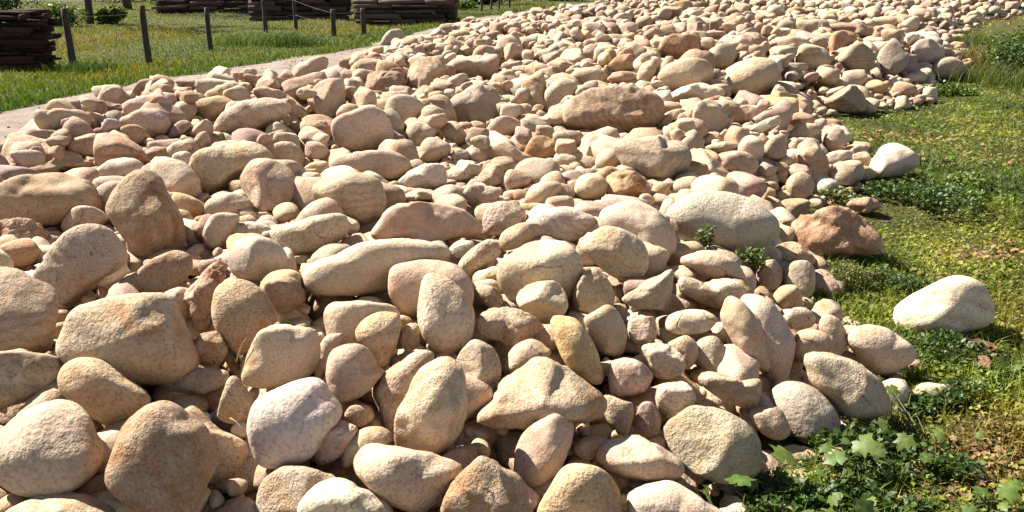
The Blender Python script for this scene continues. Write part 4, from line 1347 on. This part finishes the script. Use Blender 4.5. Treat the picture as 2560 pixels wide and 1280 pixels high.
for lab, bpx, leaves_ in WEEDS:
    b0 = g_at(*bpx)
    root = empty('lobed_leaf_plant', b0, lab, 'plant', 'broad leaved weeds at the foot of the heap')
    extra = []
    for _ in range(3 * len(leaves_)):
        u, v, spx, hgt_ = leaves_[rng.integers(len(leaves_))]
        extra.append((u + rng.normal(0, 42), v + abs(rng.normal(0, 32)) + 6, spx * rng.uniform(.35, .62), hgt_ * rng.uniform(.25, .7)))
    extra = [q for q in extra if poly_signed(on_plane(q[0], q[1], q[3])[None])[0] < .03]
    for (u, v, spx, hgt_) in leaves_ + extra:
        p = on_plane(u, v, hgt_)
        size = 0.98 * spx * np.linalg.norm(p - EYE) / FPX
        nrm = np.array([rng.normal(-.3, .45), rng.normal(-.3, .45), 1.0])
        V, F_, C = lobed_leaf(size, nrm, rng.uniform(0, 6.283), rng.uniform(.1, .5), np.array((.075, .135, .021)) * rng.uniform(.7, 1.25) * np.array([rng.uniform(.85, 1.3), 1, 1]), (.14, .20, .05), int(rng.choice([5, 5, 7])))
        lf = mesh_obj('leaf', V + (p - b0), F_, M_LEAF, root, smooth_shade=True, col=C)
        V, F_, C = tube(np.array([rng.normal(0, .02), rng.normal(0, .02), -.01]), p - b0 - np.array([0, 0, .004]), .0032, .0022, 6, (0, 0, .03), 5)
        C[:, :3] = (.10, .11, .035)
        mesh_obj('stalk', V, F_, M_LEAF, root, smooth_shade=True, col=C)

# ------------------------------------------------------------------ dry leaves
def curled_leaf(size, c1):
    n1, n2 = 9, 5
    V, F_ = [], []
    for i in range(n1):
        q = i / (n1 - 1)
        wdt = math.sin(q * math.pi) ** .7 * .32 + .01
        for j in range(n2):
            s = (j / (n2 - 1) - .5) * 2
            V.append(((q - .5) * size, s * wdt * size, size * (.35 * s * s * .5 + .25 * math.sin(q * 5) * .4)))
    for i in range(n1 - 1):
        for j in range(n2 - 1):
            a = i * n2 + j
            F_ += [(a, a + n2, a + n2 + 1), (a, a + n2 + 1, a + 1)]
    V = np.array(V)
    C = np.repeat(np.array([[*c1, 1.0]]), len(V), 0)
    C[:, :3] *= rng.uniform(.8, 1.2, (len(V), 1))
    return V, np.array(F_), C


for (u, v, spx, c1, lab) in [(2440, 895, 90, (.13, .055, .035), 'curled dead red brown leaf on the grass below the lone white stone'),
                             (2445, 930, 60, (.17, .09, .065), 'small pinkish dead leaf under the curled red brown leaf')]:
    p = g_at(u, v) + np.array([0, 0, .035])
    V, F_, C = curled_leaf(spx * np.linalg.norm(p - EYE) / FPX, c1)
    o_ = mesh_obj('dead_leaf', V, F_, M_DRY, smooth_shade=True, col=C, loc=p)
    o_.rotation_euler = (rng.normal(0, .4), rng.normal(0, .4), rng.uniform(0.8, 2.2))
    tag(o_, lab, 'leaf')
L = []
for (u, v, r, n) in [(2240, 345, .35, 170), (2440, 405, .5, 260), (2500, 640, .22, 200), (2410, 1150, .2, 220), (2330, 1200, .25, 200), (2520, 1130, .2, 160), (2480, 700, .25, 160)]:
    p = g_at(u, v)
    q = p[:2] + rng.normal(0, 1, (n, 2)) * r * np.array([1, .6])
    q = q[poly_signed(q) < 0]
    G3 = on_ground(q); G3[:, 2] += rng.uniform(.012, .035, len(q))
    dd = np.hypot(q[:, 0], q[:, 1])
    L.append(leaflets(G3, (.016 + .003 * dd) * rng.uniform(.6, 1.6, len(q)), green(len(q), (.14, .08, .04), (.26, .165, .09)), .5))
V, F_, C = join(L)
tag(mesh_obj('leaf_litter', V, F_, M_DRY, col=C), 'scattered brown leaf litter on the grass right of the heap', 'leaves', kind='stuff')

for key, lab in [('bright white stone', 'fringe of grass round the foot of the lone bright white stone'), ('pale dome shaped stone', 'grass fringe round the foot of the pale dome stone'),
                 ('rust stained rock', 'grass fringe round the foot of the rust stained rock'), ('cream boulder, outermost', 'grass fringe in front of the outermost cream boulder'),
                 ('flat tan stone, lying', 'grass fringe round the flat tan stone in the turf'), ('pale boulder with a mossy', 'grass fringe below the boulder with a hollow')]:
    st = next(q for q in stones if q['label'].startswith(key))
    n_ = 520
    a_ = rng.uniform(math.pi * .9, math.pi * 2.1, n_)
    k_ = st['d'] / FPX
    rx = st['major'] * k_ * 1.02 * rng.uniform(.88, 1.18, n_)
    base = np.array([st['c3'][0], st['c3'][1], 0.0])
    P = np.c_[np.cos(a_) * rx, np.sin(a_) * rx * .62, np.zeros(n_)]
    V, F_, C = blades(P, rng.uniform(.02, .085, n_), np.full(n_, .0042), np.full(n_, .9), green(n_, MIDG, LIME, .5))
    root = empty('grass_fringe', base, lab, 'grass tuft', 'grass round stones')
    tag(mesh_obj('blades', V, F_, M_GRASS, root, col=C), kind='stuff')
q = np.c_[rng.uniform(-3.5, 3.0, 5000), rng.uniform(2.2, 8.0, 5000)]
q = q[poly_signed(q) > .05][:2600]
G3 = np.c_[q, np.maximum(heap(q) - .205, .02) + rng.uniform(.005, .03, len(q))]
V, F_, C = leaflets(G3, rng.uniform(.012, .045, len(q)), green(len(q), (.07, .045, .025), (.22, .15, .08), .4), .5)
tag(mesh_obj('leaf_litter', V, F_, M_DRY, col=C), 'dry leaf litter and chaff in the gaps of the heap', 'leaves', kind='stuff')

# ------------------------------------------------------------------ fence
posts = [((186, 172), 1.12, .064, 'first fence post from the left beside the dark timber stack'),
         ((374, 163), 1.12, .064, 'dark second fence post from the left at the road verge'),
         ((527, 124), .95, .060, 'third fence post from the left in the sunny meadow'),
         ((664, 84), 1.0, .066, 'fence post in front of the middle log stack left end'),
         ((741, 74), 1.0, .060, 'fence post before the centre of the middle log stack'),
         ((834, 89), .72, .075, 'fence post at the right end of the middle log stack'),
         ((909, 88), .72, .075, 'rightmost fence post before the right hand log stack')]
tops = []
for (px, h, r, lab) in posts:
    p = g_at(*px)
    lean = rng.normal(0, .02, 2)
    V, F_, C = tube((0, 0, -.15), (lean[0], lean[1], h), r * 1.05, r * .92, 9, (rng.normal(0, .01), 0, 0), 7, .06)
    o_ = mesh_obj('fence_post', V, F_, M_POST, smooth_shade=False, loc=p)
    tag(o_, lab, 'post', 'fence posts along the meadow')
    tops.append(p + np.array([lean[0], lean[1], h]))
for k_, zf in enumerate((.88, .45)):
    T = []
    for a, b, pa, pb in zip(tops[:-1], tops[1:], posts[:-1], posts[1:]):
        p0 = np.array([a[0], a[1] - .055, a[2] - pa[1] * (1 - zf)]); p1 = np.array([b[0], b[1] - .055, b[2] - pb[1] * (1 - zf)])
        T.append(tube(p0, p1, .003, .003, 5, (0, 0, -.03), 8))
    V, F_, C = join(T)
    tag(mesh_obj('fence_wire', V, F_, M_WIRE), ('upper' if k_ == 0 else 'lower') + ' thin rusty wire strung along the fence posts', 'wire', 'fence wires')


# ------------------------------------------------------------------ stacks of timber
def slab(L_, w, h, seed):
    """one rough sawn slab: box with waney, chipped long edges, 12 x 4 rings"""
    g = np.random.default_rng(seed)
    n_ = 7
    V, F_ = [], []
    for i in range(n_):
        x_ = (i / (n_ - 1) - .5) * L_
        a, b, c, d_ = g.normal(0, .012, 4)
        V += [(x_, -w / 2 + a, -h / 2), (x_, w / 2 + b, -h / 2), (x_, w / 2 * .85 + c, h / 2 + d_ * .4), (x_, -w / 2 * .85 + a, h / 2 + c * .4)]
    for i in range(n_ - 1):
        for j in range(4):
            p, q = i * 4 + j, i * 4 + (j + 1) % 4
            F_ += [(p, p + 4, q + 4), (p, q + 4, q)]
    F_ += [(0, 1, 2), (0, 2, 3)]
    o_ = (n_ - 1) * 4
    F_ += [(o_, o_ + 2, o_ + 1), (o_, o_ + 3, o_ + 2)]
    return np.array(V), np.array(F_)


def timber_stack(label, name, x0, x1, y, height, depth, layer, seed, ca, cb, piece, per):
    g = np.random.default_rng(seed)
    base = np.array([(x0 + x1) / 2, y, 0.0])
    root = empty(name, base, label, 'timber stack', 'timber stacks behind the road')
    W_ = x1 - x0
    protos = []
    for k_ in range(6):
        if piece == 'plank':
            V, F_ = slab(1.0, depth / per * .96, layer * .86, seed + k_)
        else:
            V, F_, _ = tube((-.5, 0, 0), (.5, 0, 0), layer * .55, layer * .48, 9, (0, g.normal(0, .01), g.normal(0, .01)), 4, .08)
        t_ = k_ / 5
        C = np.repeat(np.array([[*(np.array(ca) * (1 - t_) + np.array(cb) * t_), 1.0]]), len(V), 0)
        o_ = mesh_obj(piece, V, F_, M_PLANK, root, col=C)
        protos.append(o_)
    used = [False] * 6
    nlay = int(height / layer)
    for i in range(nlay):
        for j in range(per):
            xs0 = x0 + g.uniform(0, .10)
            while xs0 < x1 - .25:
                L_ = min(g.uniform(.7, 1.6), x1 - xs0 + g.uniform(-.16, .14))
                k_ = int(g.integers(6))
                o_ = protos[k_] if not used[k_] else protos[k_].copy()
                if used[k_]:
                    COL.objects.link(o_)
                    o_.parent = root
                used[k_] = True
                o_.location = (xs0 + L_ / 2 - base[0], (j - (per - 1) / 2) * depth / per + g.normal(0, .07), (i + .5) * layer + g.normal(0, .012))
                o_.scale = (L_ * .985, g.uniform(.7, 1.15), g.uniform(.5, 1.5))
                o_.rotation_euler = (g.normal(0, .09), g.normal(0, .022), g.normal(0, .06))
                xs0 += L_ + .01
    return root


DB, RB = (.022, .012, .010), (.058, .028, .021)
pa, pb = g_at(-220, 178), g_at(108, 172)
timber_stack('dark red brown stack of rough slabs at the left edge', 'timber_stack', pa[0], pb[0], pb[1] + .35, 1.08, .7, .075, 301, DB, RB, 'plank', 3)
pa, pb = g_at(622, 52), g_at(872, 52)
timber_stack('long dark log stack behind the middle fence posts', 'log_stack', pa[0], pb[0], pb[1] + .4, 1.35, .8, .17, 302, (.035, .023, .018), (.09, .06, .045), 'log', 4)
pa, pb = g_at(872, 64), g_at(1140, 60)
timber_stack('low log stack right of the last fence post beside the heap', 'log_stack', pa[0], pb[0], pb[1] + .4, .95, .8, .16, 303, (.04, .028, .02), (.12, .09, .065), 'log', 4)
pa, pb = g_at(385, 34), g_at(625, 34)
timber_stack('distant low stack of reddish slabs behind the tree trunks', 'timber_stack', pa[0], pb[0], pb[1] + .4, .62, .8, .1, 304, (.04, .024, .018), (.13, .085, .065), 'plank', 3)


# ------------------------------------------------------------------ trees and bushes behind
def tree(label, base, r, h, crown_r, nleaf, seed, group='trees behind the meadow', name='tree'):
    g = np.random.default_rng(seed)
    base = np.array(base, float)
    root = empty(name, base, label, 'tree', group)
    top = np.array([g.normal(0, .15), g.normal(0, .15), h])
    T = [tube((0, 0, -.2), top * .62, r * 1.15, r * .7, 10, (g.normal(0, .08), 0, 0), 8, .07), tube(top * .6, top, r * .72, r * .2, 8, None, 4, .05)]
    P = []
    nl_ = 9
    for i in range(nl_):
        z_ = h * (.45 + .5 * i / nl_)
        a = i * 2.4 + g.uniform(-.4, .4)
        L_ = crown_r * g.uniform(.6, 1.1)
        s = top * (z_ / h); s[2] = z_
        e_ = s + np.array([math.cos(a) * L_, math.sin(a) * L_, L_ * g.uniform(.3, .8)])
        T.append(tube(s, e_, r * .32, r * .08, 6, (0, 0, .08), 4, .05))
        P.append(ball_points(nleaf // nl_, e_, np.array([.75, .75, .55]) * crown_r * g.uniform(.55, .8)))
    V, F_, C = join(T)
    mesh_obj('trunk', V, F_, M_BARK, root, smooth_shade=True)
    P = np.concatenate(P)
    V, F_, C = leaflets(P, .12 * rng.uniform(.6, 1.4, len(P)), green(len(P), (.03, .06, .011), (.07, .11, .02)), 1.0)
    mesh_obj('crown', V, F_, M_LEAF, root, col=C)
    return root


tree('dark tree trunk standing behind the first fence posts', g_at(226, 60), .11, 6.5, 1.5, 2400, 401)
tree('thicker dark tree trunk right of the one behind the posts', g_at(322, 26), .17, 8.5, 2.2, 3600, 402)
tree('slim tree trunk above the left end of the long log stack', g_at(580, 12), .10, 7.0, 1.8, 2400, 403)
tree('slim trunk rising behind the low log stack', g_at(1024, 30), .09, 7.0, 1.6, 2000, 404)
for k_, (u, v) in enumerate([(1203, 30), (1226, 27), (1248, 25), (1274, 21)]):
    tree(['leftmost', 'second', 'third', 'rightmost'][k_] + ' of four thin pale saplings behind the heap', g_at(u, v), .045, 4.5, .8, 700, 410 + k_, 'thin saplings behind the heap', 'sapling')
for k_, (u, v, rx, rz, n_, ca, cb, lab) in enumerate([
        (160, 66, .85, .62, 2400, MIDG, LIME, 'sunlit leafy bush beside the dark tree trunk'),
        (285, 60, .62, .45, 1800, LIME, MIDG, 'yellow green bush between the two dark tree trunks'),
        (20, 40, 1.4, 1.1, 2600, DARKG, MIDG, 'dark bush above the left timber stack'),
        (455, 10, 2.0, .9, 2600, DARKG, MIDG, 'dark low bush behind the distant slab stack'),
        (270, 4, 2.0, 1.3, 2600, DARKG, DARKG, 'dark bush added for the shade in the gap between the trunks'),  # added bush, all dark green to paint the shade between the trunks
        (760, 6, 2.6, 1.3, 2800, DARKG, MIDG, 'dark bush added for the shade behind the long log stack'),  # added bush, coloured dark for the shade behind the stack
        (1010, 4, 2.4, 1.2, 2600, DARKG, MIDG, 'dark bush added for the shade behind the low log stack'),  # added bush, dark greens stand in for shade here too
        (1235, 12, 1.6, .7, 2400, DARKG, MIDG, 'dark undergrowth bush around the thin saplings'),
        (1165, 26, .5, .35, 900, MIDG, LIME, 'small bright bush left of the thin saplings'),
        (1400, 3, 1.8, .5, 1600, MIDG, LIME, 'low green bush on the far crest of the heap')]):
    p = g_at(u, v)
    clump('bush', lab, 'bush', p, (rx, rx * .6, rz), n_, .09 if v > 20 else .14, ca, cb, 10, 'bushes behind the meadow', 1.0, 8)
